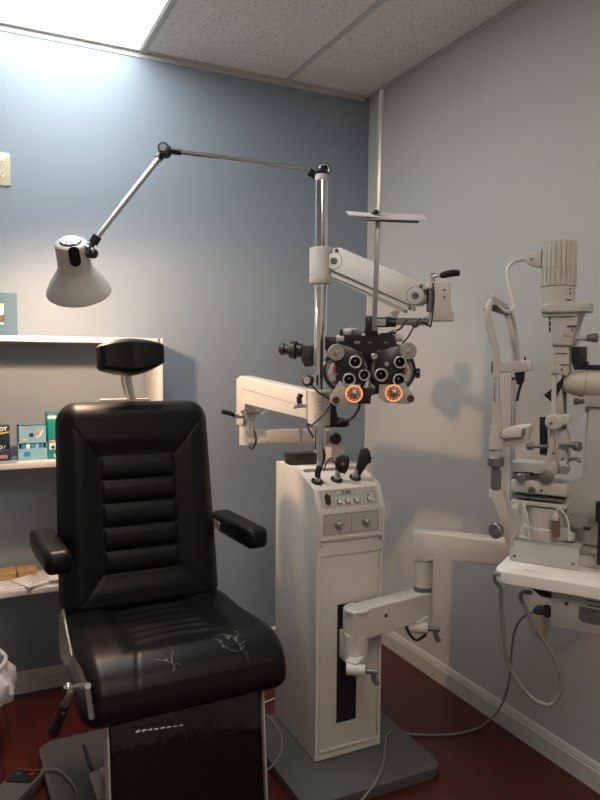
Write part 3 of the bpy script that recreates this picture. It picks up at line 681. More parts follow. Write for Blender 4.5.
# ---- phoropter arm (parallelogram), slopes down to the right
zt_, zb_ = vz(320, 248).z, vz(320, 284).z
clp = build('arm_collar', M().lathe([(0, .036), (.003, .038), (.022, .038), (.024, .036), (.026, .0375), (zt_-zb_-.002, .0375), (zt_-zb_, .034)], (PP.x, PP.y, zb_), (0, 0, 1), 36).box((PP.x-.0, PP.y, (zt_+zb_)/2), (.06, .06, (zt_-zb_)*.7), bev=.01, rz=-.4), WHITE, isd)
da, db = DP-.02, DP-.11
A0, A1 = W(337, 262, da), W(417.5, 296.5, db)
ad = (A1-A0); AL = ad.length; ad.normalize(); an = V((0, 0, 1)).cross(ad).normalized()
if an.dot(cf) > 0: an = -an            # towards the viewer
au = an.cross(ad) if an.cross(ad).z > 0 else ad.cross(an)
def aw(x, y, z=0): return A0+ad*x+au*y+an*z
R_ = .030
def capsule(L, r0_, r1_, n=10):
    out = []
    for i in range(n+1): a_ = PI/2+PI*i/n; out.append((r0_*math.cos(a_), r0_*math.sin(a_)))
    for i in range(n+1): a_ = -PI/2+PI*i/n; out.append((L+r1_*math.cos(a_), r1_*math.sin(a_)))
    return out
pa = build('phoropter_arm', M().prism([(-.012, .040), (-.020, .033), (-.020, .026), (-.012, .020)]+[(0-.03*math.cos(t_), .0-.03*math.sin(t_)) for t_ in (-.55, -.2, .2, .55, .9, 1.3)]+[(AL+.03*math.sin(t_), -.03*math.cos(t_)) for t_ in (.0, .4, .8, 1.2, 1.57, 1.9)]+[(AL+.012, .022), (AL+.018, .030), (AL+.010, .040), (AL-.002, .043), (.0, .046)], aw(0, 0, -.030), ad, au, an, .060, bev=.003), ARM_LIT, isd)
build('arm_cover', M().prism(capsule(AL, .0285, .0285), aw(0, 0, .0303), ad, au, an, .0025, bev=.0008), ARM_LIT, pa)
build('arm_cover_lower', M().prism(capsule(AL, .008, .008), aw(0, -.040, -.027), ad, au, an, .054, bev=.002), ARM_LIT, pa)
build('lower_bar', M().prism([(.03, -.056), (AL*.95, -.062), (AL*.95, -.052), (.03, -.050)], aw(0, 0, -.022), ad, au, an, .044, bev=.001), WHITE2, pa)
for x_, y_, r_ in ((0, 0, .0115), (AL, 0, .0115), (-.006, .034, .006), (AL+.004, .034, .006), (.0, -.041, .006), (AL, -.041, .006)): build('pivot_bolt', M().lathe([(0, r_), (.002, r_), (.003, r_*.8), (.0032, r_*.45), (.001, r_*.4), (.001, 1e-5)], aw(x_, y_, .0325 if r_ > .01 else .030), an, 20), DARKST, pa)
SEAMM = mat('dark_seam', (.06, .05, .045), .6)
build('arm_seam', M().prism([(.0, -.0335), (AL, -.0335), (AL, -.0315), (.0, -.0315)], aw(0, 0, .0300), ad, au, an, .0012), SEAMM, pa)
for x_ in (0, AL): build('pivot_ring', M().ring(aw(x_, 0, .0325), an, .0275, .0010, n=40, k=6), SEAMM, pa)
build('arm_yoke', M().beam(aw(-.05, .0, 0), aw(0, 0, 0), .040, .055, bev=.004), DARKST, pa)
# end bracket
e = [(px, py) for px, py in ((427, 283), (449, 283), (449, 312), (453, 313), (453, 321), (427, 321), (427, 316), (432, 312), (432, 290), (427, 289))]
eb = build('end_bracket', M().prism([((p[0]-440)*.00312, (302-p[1])*.00312) for p in e], W(440, 302, db)-cf*-.025, cr, V((0, 0, 1)), -cf, .05, bev=.002), ARM_LIT, isd)
build('bracket_block', M().prism(rrect(.040, .070, .003), W(434, 300, db)+cf*.018, cr, EZv, -cf, .036), DARKST, eb)
m = M()
for px, py in ((444.5, 290), (444.5, 297)): m.cyl(W(px, py, db-.026), W(px, py, db-.029), .004, n=14)
build('bracket_screws', m, DARKST, eb)
ha = W(434, 278, db-.02)
hb = build('locking_handle', M().cyl(W(433, 283, db), W(432.5, 273, db), .007).tube([W(432.5, 276, db), W(438, 276, db-.01), W(443, 275, db-.015)], .005), STEEL, eb)
build('handle_grip', M().tube([W(440, 276, db-.012), W(446, 274.5, db-.02), W(454, 273, db-.025), W(460, 273.5, db-.03)], .008, rad=lambda t_: .0075+.0035*math.sin(t_*PI)**.5 if 0 < t_ < 1 else .005), RUBBER, hb)
pd = DP-.165
tb = build('hanger_tube', M().cyl(W(428, 322, db-.015), W(388, 321.5, pd), .0115).cyl(W(392, 321.6, pd), W(386, 321.4, pd), .016), STEEL, eb)
# ---- keratometer arm: up-left from the post, elbow, lower bar
zc0, zc1 = vz(316, 425).z, vz(316, 390).z
kc = build('arm_collar', M().lathe([(0, .037), (.010, .039), (.012, .037), (.014, .039), (zc1-zc0-.004, .039), (zc1-zc0, .036)], (PP.x, PP.y, zc0), (0, 0, 1), 36), WHITE, isd)
E0 = PP+V((0, 0, (zc0+zc1)/2)); E1 = W(244, 395, 2.56)
kd = V((E1.x-PP.x, E1.y-PP.y, 0)); KL = kd.length; kd.normalize(); ks = V((kd.y, -kd.x, 0)); ks = ks if ks.dot(cf) < 0 else -ks
def kz_(px, py, x): q = onplane(px, py, PP+ks*.028, ks); return q.z
top_l = kz_(247, 376, 0); top_r = kz_(305, 390.5, 0); bot_l = kz_(247, 404, 0); bot_r = kz_(305, 420, 0)
ka = build('keratometer_arm', M().prism([(.035, bot_r+.002), (.035, top_r), (KL-.01, top_l), (KL+.012, top_l-.012), (KL+.012, bot_l-.08), (KL-.03, bot_l-.08), (KL-.035, bot_l+.004)], V((PP.x, PP.y, 0))-ks*.028, kd, EZv, ks, .056, bev=.003), WHITE, isd)
build('seam_line', M().prism([(.045, (top_r+bot_r)/2-.004), (KL-.02, (top_l+bot_l)/2+.004), (KL-.02, (top_l+bot_l)/2+.0052), (.045, (top_r+bot_r)/2-.0028)], V((PP.x, PP.y, 0))+ks*.0282, kd, EZv, ks, .0006), DARKST, ka)
ec = V((PP.x, PP.y, 0))+kd*(KL-.01)
zl0, zl1 = kz_(252, 447, 0), kz_(252, 432, 0)
build('elbow_post', M().cyl(ec+V((0, 0, zl0)), ec+V((0, 0, bot_l+.01)), .024, n=28), WHITE, ka)
LB = W(331, 439, (ec+V((0, 0, zl0))-CP).dot(cf)+.02)
lb = build('lower_arm', M().beam(V((ec.x, ec.y, (zl0+zl1)/2+.005)), V((LB.x, LB.y, (zl0+zl1)/2+.005)), .045, .050, bev=.004), WHITE, isd)
kb = build('arm_end_knob', M().lathe([(0, .020), (.006, .022), (.014, .022), (.018, .018)], W(335, 438.5, (V((LB.x, LB.y, LB.z))-CP).dot(cf)-.05), -cf+cr*.2, 24), BLACK, lb)
build('knob_shaft', M().cyl(W(335, 438.5, (LB-CP).dot(cf)-.05), LB-V((0, 0, 0)), .010), BLACK, lb)
de = (ec+V((0, 0, 1.1))-CP).dot(cf)-.05
kh = build('clamp_lever', M().tube([W(268, 409, de+.06), W(258, 414, de+.02), W(247, 415, de), W(240, 416, de-.02), W(234, 415, de-.03)], .010, n=12).cyl(W(246, 420, de-.01), W(243, 410, de-.01), .010), CHROME, isd)
build('lever_grip', M().tube([W(235, 415, de-.028), W(229, 413, de-.04), W(222, 411.5, de-.05)], .0085, n=12), RUBBER, kh)
build('cable_loop', M().tube([W(254, 430, de), W(256, 440, de-.01), W(253, 448, de-.01), W(249, 447, de)], .004), CORDB, kh)
dcl = DP-.045
cl = build('collar_clamp', M().cyl(W(296, 406, dcl), W(306, 406, dcl), .0055).cyl(W(294, 406, dcl), W(297, 406, dcl), .009), WHITE2, isd)
build('clamp_grip', M().tube([W(300, 404, dcl-.01), W(299, 399, dcl-.01), W(301, 394, dcl-.01)], .0085, n=12), RUBBER, cl)
gk = build('round_gauge', M().lathe([(0, .018), (.016, .020), (.020, .018), (.021, .014), (.018, .012), (.018, 1e-5)], W(309.5, 380.5, DP-.035), -cf-cr*.5, 24), [BLACK], isd)
build('gauge_face', M().cyl(W(309.5, 380.5, DP-.035)+(-cf-cr*.5).normalized()*.019, W(309.5, 380.5, DP-.035)+(-cf-cr*.5).normalized()*.0205, .012), STEEL, gk)
build('guide_rod', M().cyl(W(301, 424, DP-.02), W(300.5, 452, DP-.02), .005, n=12), STEEL, isd)
tl = M()
for i in range(4): q = W(316, 402.5+i*4.4, DP-.0405); tl.prism(rrect(.022-.004*(i % 2), .0014, .0004), W(319, 402+i*4, DP-.0395), cr, EZv, -cf, .001)
build('collar_label', tl, DARKST, kc)
# black bracket below the phoropter joined to the post
m = M().prism([(-.028, -.01), (-.028, .075), (.010, .065), (.012, .020), (.050, .016), (.055, -.004), (.04, -.012)], W(333, 424, DP+.0), cr, EZv, cf, .05, bev=.003)
build('post_bracket', m, BLACK, isd)

# ---- slit lamp arm: low pivot, lower arm, riser, upper arm
S = V((-.618, -.985, 0)); sz0, sz1 = WY(352, 639, -1.01).z, WY(352, 613, -1.01).z
PO = onplane(423, 600, (0, -.975, 0), (0, 1, 0)); PO.z = 0
m = M()
low = M().cyl((S.x, S.y, sz0-.080), (S.x, S.y, sz0+.004), .036, n=32).box((S.x, UF-.018, sz0-.045), (.056, .040, .090), bev=.004)
la0 = build('arm_pivot', low, WHITE, isd)
ld = (PO-S); LL = ld.length; ld.normalize(); ls = V((ld.y, -ld.x, 0)); ls = ls if ls.y < 0 else -ls
zr0, zr1 = vz(413, 616, PO).z, vz(413, 591, PO).z
la = build('slit_lamp_arm', M().prism([(-.030, sz0-.004), (-.030, sz1), (.0, sz1+.004), (LL, zr1+.004), (LL, zr0), (LL-.05, zr0), (.0, sz0-.012)], S-ls*.032, ld, EZv, ls, .064, bev=.004), WHITE, isd)
build('arm_top_cap', M().lathe([(0, .040), (.006, .040), (.010, .036)], (S.x, S.y, sz1-.004), (0, 0, 1), 32), WHITE, la)
build('arm_hole', M().cyl(S+ld*.085+ls*.032+V((0, 0, (sz0+sz1)/2+.014)), S+ld*.085+ls*.0328+V((0, 0, (sz0+sz1)/2+.014)), .006, n=16), BLACK, la)
zp_t = vz(420, 530, PO).z; zp_b = vz(427, 618, PO).z; zj = vz(427, 590, PO).z
rz_ = build('arm_riser', M().cyl((PO.x, PO.y, zp_b), (PO.x, PO.y, zj-.002), .030, n=32).cyl((PO.x, PO.y, zj+.014), (PO.x, PO.y, zp_t-.004), .029, n=32), WHITE, isd)
build('riser_ring', M().cyl((PO.x, PO.y, zj-.003), (PO.x, PO.y, zj+.015), .028, n=32), DARKST, rz_)
ue = onplane(508, 541, (0, 0, zp_t-.004), (0, 0, 1)); ud = V((ue.x-PO.x, ue.y-PO.y, 0)); UL = ud.length; ud.normalize(); us = V((ud.y, -ud.x, 0)); us = us if us.dot(cf) < 0 else -us
UE = V((PO.x, PO.y, 0))+ud*(UL+.05)
if UE.x > -.085: UE = V((PO.x, PO.y, 0))+ud*((-.085-PO.x)/ud.x)
UL = (UE-PO).length
hB = .072
m = M().prism([(-.030, zp_t-hB*1.0), (-.034, zp_t-.004), (-.028, zp_t), (UL, zp_t), (UL+.02, zp_t-.01), (UL+.02, zp_t-hB), (.04, zp_t-hB), (.025, zp_t-hB-.02), (-.02, zp_t-hB-.02)], V((PO.x, PO.y, 0))-us*.034, ud, EZv, us, .068, bev=.005)
ua = build('upper_arm', m, WHITE, isd)
for (cx_, P_, z_, nm) in ((0, S, sz0-.085, 'a'), (1, PO, zp_b-.012, 'b')):
    q = WY(347, 669, -1.02) if cx_ == 0 else W(410, 627, (PO+V((0, 0, .4))-CP).dot(cf)-.04)
    a_ = V((q.x, q.y, q.z)); ax = (cr*1.0-cf*.25).normalized(); ax.z = .02
    base = build('arm_clamp', M().cyl(a_, a_+ax*.055, .017, n=24).cyl(a_+ax*.028, a_+ax*.032, .0185, n=24).beam(a_+ax*.012+V((0, .0, .01)), V((P_.x, P_.y-.02, z_+.02)), .04, .026, bev=.004), WHITE, isd)
    build('clamp_bolt', M().cyl(a_-ax*.001, a_-ax*.0025, .006, n=6), DARKST, base)
    build('clamp_handle', M().cyl(a_+ax*.053, a_+ax*.092, .008, n=14).tube([a_+ax*.078, a_+ax*.080+V((0, 0, -.02)), a_+ax*.090+V((0, 0, -.038))], .008), DARKST, base)
dq = (PO+V((0, 0, .4))-CP).dot(cf)-.03
build('cable_loop', M().tube([W(403, 612, dq), W(405, 622, dq), W(409, 633, dq), W(416, 640, dq), W(424, 636, dq), W(428, 630, dq)], .0045), CORDB, isd)

# ============================================================ ITEMS ON THE STAND TOP
cz = .9206
q = WZ(281, 467, cz); q2 = WZ(309, 472, cz)
bc = thing('black_case', 'flat black case lying on top of the stand beside the post', 'case', (-.665, -.675, cz))
bl = M().box((-.660, -.700, cz+.0165), (.118, .056, .032), rz=-.10, bev=.003); build('case_body', bl, mat('dark_brown_black', (.022, .018, .016), .45), bc)
build('case_lid', M().box((-.660, -.700, cz+.0345), (.120, .058, .0035), rz=-.10, bev=.001), BLACK, bc)
sb = thing('tissue_box', 'small cream box with pinkish top behind the handpieces on the stand', 'box', (-.540, -.71, cz))
qb = WZ(343, 466, cz)
build('carton', M().box((-.532, -.680, cz+.024), (.056, .040, .047), rz=.15, bev=.002), WHITE, sb)
build('flap', M().box((-.533, -.678, cz+.0492), (.046, .032, .003), rz=.15, bev=.001), mat('pinkish_card', (.45, .25, .18), .6), sb)
# handpieces standing in the wells
def handpiece(i, label, lean):
    p = wells[i]+wn*.006
    t_ = thing('diagnostic_handpiece', label, 'diagnostic handpiece', p, group=None)
    return p, t_
GRP = 'diagnostic handpieces in the console wells'
dpt = lambda p: (p-CP).dot(cf)
p, t_ = handpiece(0, 'narrow metal and black handpiece in the left well of the console', 0); t_['group'] = GRP
d0 = dpt(p); build('handle', M().tube([p-wn*.004, W(318, 472, d0), W(320, 466, d0)], .009, rad=lambda t: .0085+.002*t, n=16), BLACK, t_)
build('head', M().tube([W(320, 467, d0), W(321.5, 458, d0), W(321, 449, d0), W(320.5, 445, d0)], .006, rad=lambda t: .0065-.003*t, n=12), STEEL, t_)
build('brow_rest', M().tube([W(322, 466, d0), W(324.5, 456, d0), W(323, 449, d0)], .004, n=8), BLACK, t_)
p, t_ = handpiece(1, 'black handpiece with a broad rounded head in the middle well of the console', 0); t_['group'] = GRP
d0 = dpt(p); build('handle', M().tube([p-wn*.004, W(337.5, 474, d0), W(338.5, 469, d0)], .008, n=16), STEEL, t_)
hd = M().prism([(x_*1.22, y_*1.22) for x_, y_ in ((-.006, -.020), (.010, -.026), (.019, -.012), (.022, .010), (.018, .022), (.0, .024), (-.013, .016), (-.016, .002), (-.014, -.012))], W(341, 464, d0)+cf*.010, cr, EZv, -cf, .020, bev=.004)
build('head', hd, BLACK, t_)
build('lens_window', M().cyl(W(343, 464, d0-.0102), W(343, 464, d0-.0112), .005, n=16), DARKST, t_)
p, t_ = handpiece(2, 'tall black otoscope handpiece leaning right in the right well of the console', 0); t_['group'] = GRP
d0 = dpt(p); build('handle', M().tube([p-wn*.004, W(356.5, 473, d0), W(357, 470, d0)], .008, n=16), STEEL, t_)
build('head', M().prism([(x_*1.15, y_*1.2) for x_, y_ in ((-.010, -.045), (.004, -.050), (.020, -.016), (.034, -.013), (.036, .000), (.030, .020), (.022, .028), (.006, .026), (.001, .010))], W(358.5, 458, d0)+cf*.010, cr, EZv, -cf, .020, bev=.004), BLACK, t_)
build('lens_window', M().sphere(W(362, 446, d0-.011), .0045), DARKST, t_)
# red/black leads lying on the console top
o = build('instrument_lead', M().tube([W(324, 470, 2.10), W(327, 462, 2.09), W(331, 458, 2.09), W(334, 462, 2.08), W(338, 461, 2.09)], .0022, n=6), mat('dark_red_lead', (.14, .01, .01), .4)); tag(o, 'thin dark red lead curling between handpieces and the cream box', 'cable')

# ============================================================ EXAM LAMP
TOPZ = 1.862
JP = V((PP.x, PP.y, TOPZ)); ed = 2.00; EL = W(165, 151, ed+.12); LJ = W(93.5, 242, ed)
lampC0 = W(70, 240, ed); lampC1 = W(80, 287, ed)       # shade axis: top to mouth
lp_ = thing('exam_lamp', 'cream cone-shaped examination lamp on long two-piece chrome arm atop the post', 'lamp', (PP.x, PP.y, TOPZ))
jn = W(321.5, 172, DP-.02)
jm = M().lathe([(0, .019), (.008, .021), (.014, .014), (.018, .014)], (PP.x, PP.y, TOPZ), (0, 0, 1), 24)
jm.sphere(W(320, 176, DP), .020).cyl(W(318, 177, DP-.0), W(309, 171.5, DP-.01), .013).cyl(W(328, 179, DP), W(314, 176, DP), .013)
jm.ring(W(324.5, 169, DP-.03), -cf, .0155, .006).cyl(W(324.5, 169, DP-.03), W(324.5, 169, DP+.005), .015)
jt = build('base_joint', jm, BLACK, lp_)
build('joint_ring', M().ring(W(324.5, 169, DP-.034), -cf, .0155, .0025), STEEL, jt)
A = W(306, 168.5, DP-.005)
build('arm_tube', M().cyl(A, W(178, 151.8, ed+.125), .0075, n=18), CHROME, lp_)
em = M().sphere(EL, .021, sc=(1, 1, 1)).cyl(EL, W(158, 159, ed+.112), .0125).cyl(W(172, 150.5, ed+.122), W(181, 152, ed+.126), .011).cyl(EL-cf*.03, EL+cf*.02, .017)
ej = build('elbow_joint', em, BLACK, lp_); build('joint_cap', M().cyl(EL-cf*.031, EL-cf*.033, .011), DARKST, ej)
build('arm_tube', M().cyl(W(161, 156, ed+.115), W(96, 238, ed), .0085, n=18), STEEL, lp_)
hm = M().cyl(W(97.5, 236, ed), W(93, 243.5, ed), .0135).sphere(W(93, 253.5, ed-.01), .015).cyl(W(93, 253, ed-.0), W(87, 255, ed-.01), .010).cyl(W(93, 243, ed), W(88.5, 250, ed-.01), .008)
hj = build('head_joint', hm, BLACK, lp_)
build('joint_screw', M().cyl(W(92, 250, ed-.005), W(84.5, 246, ed-.01), .0075), CHROME, hj)
sax = (W(78.5, 287.5, ed+.085)-W(71, 243, ed-.005)).normalized()
k = ed/CF
prof = [(-.004, .044), (.0, .049), (.004, .052), (.035, .052), (.085, .054), (.096, .060), (.140, .090), (.168, .104), (.176, .106), (.175, .1035), (.139, .087), (.095, .057), (.084, .051), (.006, .049)]
prof = [(h*.9, r*.9) for h, r in prof]
LO = W(71, 243, ed-.005)
build('lamp_shade', M().lathe(prof, LO, sax, 56), mat('cream_lamp_enamel', (.52, .50, .455), .25, var=.02), lp_, angle=50)
sk = M().lathe([(-.008, .027), (-.006, .031), (.02, .031), (.06, .028), (.06, .012)], LO, sax, 32)
so_ = build('lamp_socket', sk, BLACK, lp_)
build('socket_ring', M().ring(LO-sax*.007, sax, .026, .0035).ring(LO-sax*.009, sax, .018, .0025).lathe([(-.012, 1e-5), (-.012, .017), (-.008, .017)], LO, sax, 24), CHROME, so_)
# vent slot on the side of the shade neck
a_, b_, d_ = frame_from(sax); side = (cr*.34-cf*.94); side = (side-sax*side.dot(sax)).normalized(); sd2 = sax.cross(side)
vsx = M(); pts = []
P_ = rrect(.030, .062, .0145, n=6)
top = []
vv_ = []
for x_, y_ in P_:
    an_ = x_/.048; e_ = side*math.cos(an_)+sd2*math.sin(an_); vv_.append(LO+sax*(.020-y_)+e_*.0500); 
for x_, y_ in P_:
    an_ = x_/.048; e_ = side*math.cos(an_)+sd2*math.sin(an_); vv_.append(LO+sax*(.020-y_)+e_*.0465)
nP = len(P_); vsx.add(vv_, [tuple(range(nP))]+[(i, (i+1) % nP, nP+(i+1) % nP, nP+i) for i in range(nP)])
build('vent_slot', vsx, BLACKM, lp_)
BULB = emat('lit_bulb', (1, .66, .42), BULB_E)
bo = build('bulb', M().sphere(LO+sax*.135, .022), BULB, lp_)

# ============================================================ PHOROPTER
D0 = 2.05; KX = D0/CF
PO0 = W(369, 373, D0)
ph = thing('phoropter', 'black phoropter with silver lens rings and two glowing orange dials', 'phoropter', PO0)
fx = V((math.cos(YAW), -math.sin(YAW), 0)); fy = V((-fx.y, fx.x, 0)); fz = V((0, 0, 1))     # fy: away from viewer
def L(px, py, y=0): return PO0 + fx*((px-369)*KX) - fz*((py-373)*KX) + fy*y
def poly(pts, y0, y1, m, bev=.002, mi=0): m.prism([((a-369)*KX, -(b-373)*KX) for a, b in pts], PO0+fy*y0, fx, fz, fy, y1-y0, bev=bev, mi=mi); return m
m = M()
poly([(340, 330), (365, 330), (365, 335), (389, 333), (394, 329), (396, 332), (396, 344), (404, 346), (404, 352), (392, 356), (380, 362), (358, 362), (342, 350), (339, 344)], .012, .060, m)
build('carriage', m, BLACKM, ph)
RINGM = mat('ring_aluminium', (.62, .60, .56), .35, .5)
for sx in (-1, 1):
    def mp(pts, sx=sx): return [(369.5+(p[0]-369.5)*sx, p[1]) for p in pts] if sx > 0 else [(369.5-(p[0]-369.5), p[1]-0) for p in pts][::-1]
    m = M()
    # big disc (battery of lenses)
    c = mp([(392.5, 370)])[0]
    m.lathe([(0, .030), (0, .066), (.006, .071), (.034, .071), (.040, .066)], L(c[0], c[1], .006), fy, 56)
    poly(mp([(376, 352), (398, 345), (404, 350), (404, 366), (402, 388), (398, 399), (388, 400), (378, 394), (373, 380)]), -.010, .012, m)
    bt = build('lens_battery', m, BLACKM, ph)
    build('scale_arc', M().lathe([(0, .046), (-.0015, .047), (-.0015, .060), (0, .061)], L(c[0], c[1], .0055), -fy, 56), mat('grey_scale', (.22, .21, .20), .4), bt)
    build('scale_window', poly(mp([(402, 362), (408, 364), (411, 373), (408, 382), (402, 380)]), -.002, .005, M(), bev=.0005), mat('cream_dial', (.55, .50, .45), .4), bt)
    rd = M(); q = mp([(405, 370)])[0]; rd.box(L(q[0], q[1], -.0125), (.007, .004, .016), rz=-YAW); rd.box(L(q[0]-sx*3, q[1]+4, -.0125), (.006, .003, .005), rz=-YAW); build('red_mark', rd, mat('red_print', (.55, .08, .04), .4), bt)
    # silver lower plate with glowing dial
    pl = mp([(379, 384), (396, 385), (403, 381), (413, 395), (414, 400), (409, 403.5), (385, 402), (378, 397)]) if sx > 0 else mp([(379, 384), (390, 385), (400, 381), (408.5, 396), (409, 402), (405, 405.5), (385, 404.5), (378, 398)])
    sp_ = build('cylinder_plate', poly(pl, -.020, -.011, M(), bev=.002), mat('brushed_silver', (.60, .57, .54), .42, .4), ph)
    cd = (353, 394) if sx < 0 else (393, 392)
    cd = (353.5, 393.5) if sx < 0 else (392.5, 392.5)
    gl = bpy.data.materials.get('glowing_amber') or emat('glowing_amber', (1.0, .42, .18), .8)
    kn = build('axis_dial', M().lathe([(0, .025), (.006, .025), (.010, .022), (.010, .012), (.006, .012), (.006, 1e-5)], L(cd[0], cd[1], -.021), -fy, 40), mat('copper_brass', (.62, .25, .13), .25, .85), sp_)
    build('glow_ring', M().ring(L(cd[0], cd[1], -.0315), fy, .0235, .0022, n=40), gl, kn)
    build('dial_knob', M().lathe([(0, .0115), (.008, .0105), (.010, .008), (.012, .004), (.012, 1e-5)], L(cd[0]+1, cd[1]-.5, -.028), -fy, 24), STEEL, kn)
    g2 = M()
    for i in range(10): a_ = 2*PI*i/10; g2.cyl(L(cd[0], cd[1], -.031)+fx*(.0175*math.cos(a_))+fz*(.0175*math.sin(a_)), L(cd[0], cd[1], -.0335)+fx*(.0175*math.cos(a_))+fz*(.0175*math.sin(a_)), .0016, n=8)
    build('dial_marks', g2, gl, kn)
    q = mp([(410, 398)])[0] if sx > 0 else (336, 400)
    build('corner_screw', M().lathe([(0, .011), (.004, .010), (.004, 1e-5)], L(q[0], q[1], -.021), -fy, 20), mat('dark_copper', (.12, .05, .04), .3, .5), sp_)
    # strong sphere knob (upper outer)
    q = (336, 353) if sx < 0 else (407, 351)
    build('sphere_knob', M().lathe([(0, .0255), (.012, .0255), (.016, .023), (.016, .008), (.022, .007), (.023, 1e-5)], L(q[0], q[1], -.004), -fy, 40), mat('aged_aluminium', (.36, .34, .30), .4, .5, var=.1), ph)
    q = (325, 349) if sx < 0 else (416, 349)
    # lens rings
    rings = [(354.5, 362, .0185), (348.5, 379.5, .0185), (363.5, 375, .0165)] if sx < 0 else [(398.5, 362, .018), (398, 379.5, .0185), (380, 374.5, .019)]
    for a, b, r_ in rings:
        ro = build('lens_tube', M().lathe([(0, r_), (.018, r_), (.018, r_*.72), (.004, r_*.70), (.004, 1e-5)], L(a, b, -.010), -fy, 36), BLACKM, ph)
        build('lens_ring', M().ring(L(a, b, -.029), fy, r_*.90, r_*.14, n=40), RINGM, ro)
        build('lens', M().lathe([(0, r_*.68), (.003, r_*.5), (.0045, 1e-5)], L(a, b, -.0155), -fy, 28), mat('coated_glass', (.010, .012, .014), .06), ro)
# details of the top carriage
kn_ = [((347, 332.5), .0115), ((340, 339), .0115), ((399, 337.5), .0115), ((352, 330), .006)]
for (a, b), r_ in kn_:
    build('adjustment_knob', M().lathe([(-.012, r_*.9), (-.010, r_), (.010, r_), (.012, r_*.9)], L(a, b, .02)-fx*.0, fx, 24), WHITE2, ph)
build('centre_knob', M().lathe([(0, .010), (.012, .010), (.014, .008), (.014, 1e-5)], L(373.5, 356.5, -.004), -fy, 24), STEEL, ph)
build('centre_button', M().lathe([(0, .007), (.008, .006), (.008, 1e-5)], L(386, 364, -.008), -fy, 20), STEEL, ph)
m = M()
for a, b, w_, h_ in ((363, 334.5, .010, .007), (375, 332, .006, .003), (379, 334, .006, .003), (394, 331, .010, .003), (394, 334.5, .009, .002)): m.box(L(a, b, .010), (w_, .004, h_), rz=-YAW)
build('bright_screws', m, CHROME, ph)
GS2 = mat('grey_scale2', (.20, .20, .19), .4)
for a, w_, h_ in ((357, .018, .009), (370, .010, .004), (386, .012, .004)): build('scale_window', M().box(L(a, 342.5, .010), (w_, .004, h_), rz=-YAW), GS2, ph)
build('nose_rest', poly([(369, 362), (372, 362), (371, 374), (371, 380), (374, 388), (368.5, 388), (370, 380)], .02, .026, M(), bev=.0005), WHITE2, ph)
build('lower_bracket', poly([(362, 388), (378, 388), (378, 394), (371, 395), (371, 404), (362, 404)], .0, .03, M()), BLACKM, ph)
m = poly([(325, 337), (334, 337), (334, 347), (330, 352), (325, 350)], .015, .045, M()); build('side_bracket', m, BLACKM, ph)
build('side_handle', M().cyl(L(417, 373, .02), L(420.5, 373, .02), .015), BLACK, ph)
# hanger: black upright, clear spirit level box
m = poly([(365.5, 316), (371.5, 316), (371.5, 334), (365.5, 334)], .015, .040, M()); m = M() if False else m
hg = build('hanger_post', m, BLACK, ph)
lvl = build('level_box', poly([(372, 317), (389, 317), (389, 327), (372, 327)], .018, .036, M()), BLACK, ph)
build('level_window', poly([(374, 319), (385.5, 319), (385.5, 325.5), (374, 325.5)], .0165, .019, M(), bev=.0005), WHITE2, lvl)
build('level_mark', poly([(377, 321), (380, 322), (380, 323), (377, 322)], .0155, .0166, M(), bev=0), BLACK, lvl)
build('tilt_knob', M().cyl(L(395, 317.5, .03), L(395, 313, .03), .009).cyl(L(395, 313.2, .03), L(395, 310.5, .03), .014), WHITE2, ph)
build('hanger_shaft', M().cyl(L(389, 322, .027), L(396, 322, .027), .014), BLACK, ph)
# near point rod
rd_ = build('near_point_rod', M().beam(L(373.5, 331, -.004), L(377.6, 97, -.004), .014, .005, up=tuple(fy), bev=.001), STEEL, ph)
build('rod_clamp', M().box(L(373.5, 331, .004), (.02, .02, .02), rz=-YAW, bev=.002), BLACK, ph)
# cable of the phoropter
cb = thing('phoropter_cable', 'thin black cable wound around the hanger tube and hanging behind the phoropter', 'cable', L(400, 322, .05))
m = M(); y_ = -.01
m.tube([W(433, 283, db-.035), W(434, 296, db-.04), W(433, 310, db-.04), W(431, 325, db-.04), W(429, 326, db-.03), W(422, 322, db-.035), W(416, 327, db-.04), W(412, 325, db-.035), W(411, 320, pd+.02), W(405, 322, pd), W(401, 328, pd-.03), W(396, 331, pd-.03), W(388, 336, pd-.02)], .0028, n=8)
build('upper_run', m, CORDB, cb)
build('side_run', M().tube([W(420, 318, db-.05), W(418, 321, db-.05), W(412, 330, pd), W(408, 337, pd), W(402, 344, pd+.02)], .0025, n=8), CORDB, cb)
c2 = thing('lamp_cable', 'black cable hanging in loops from the phoropter down to the lower collar', 'cable', L(350, 410, 0))
build('long_loop', M().tube([W(360, 400, D0), W(359, 408, D0+.02), W(354, 416, D0+.03), W(346, 421, D0+.03), W(341, 420, D0+.04), W(338, 423, D0+.08)], .0045, n=8), CORDB, c2)
build('collar_run', M().tube([W(311, 384, DP-.05), W(317, 391, DP-.05), W(321, 394, DP-.05), W(328, 398, DP-.05), W(330, 404, DP-.055), W(322, 416, DP-.055), W(312, 425, DP-.05), W(308, 424, DP-.05), W(309, 430, DP-.045), W(314, 438, DP-.04)], .003, n=8), CORDB, c2)
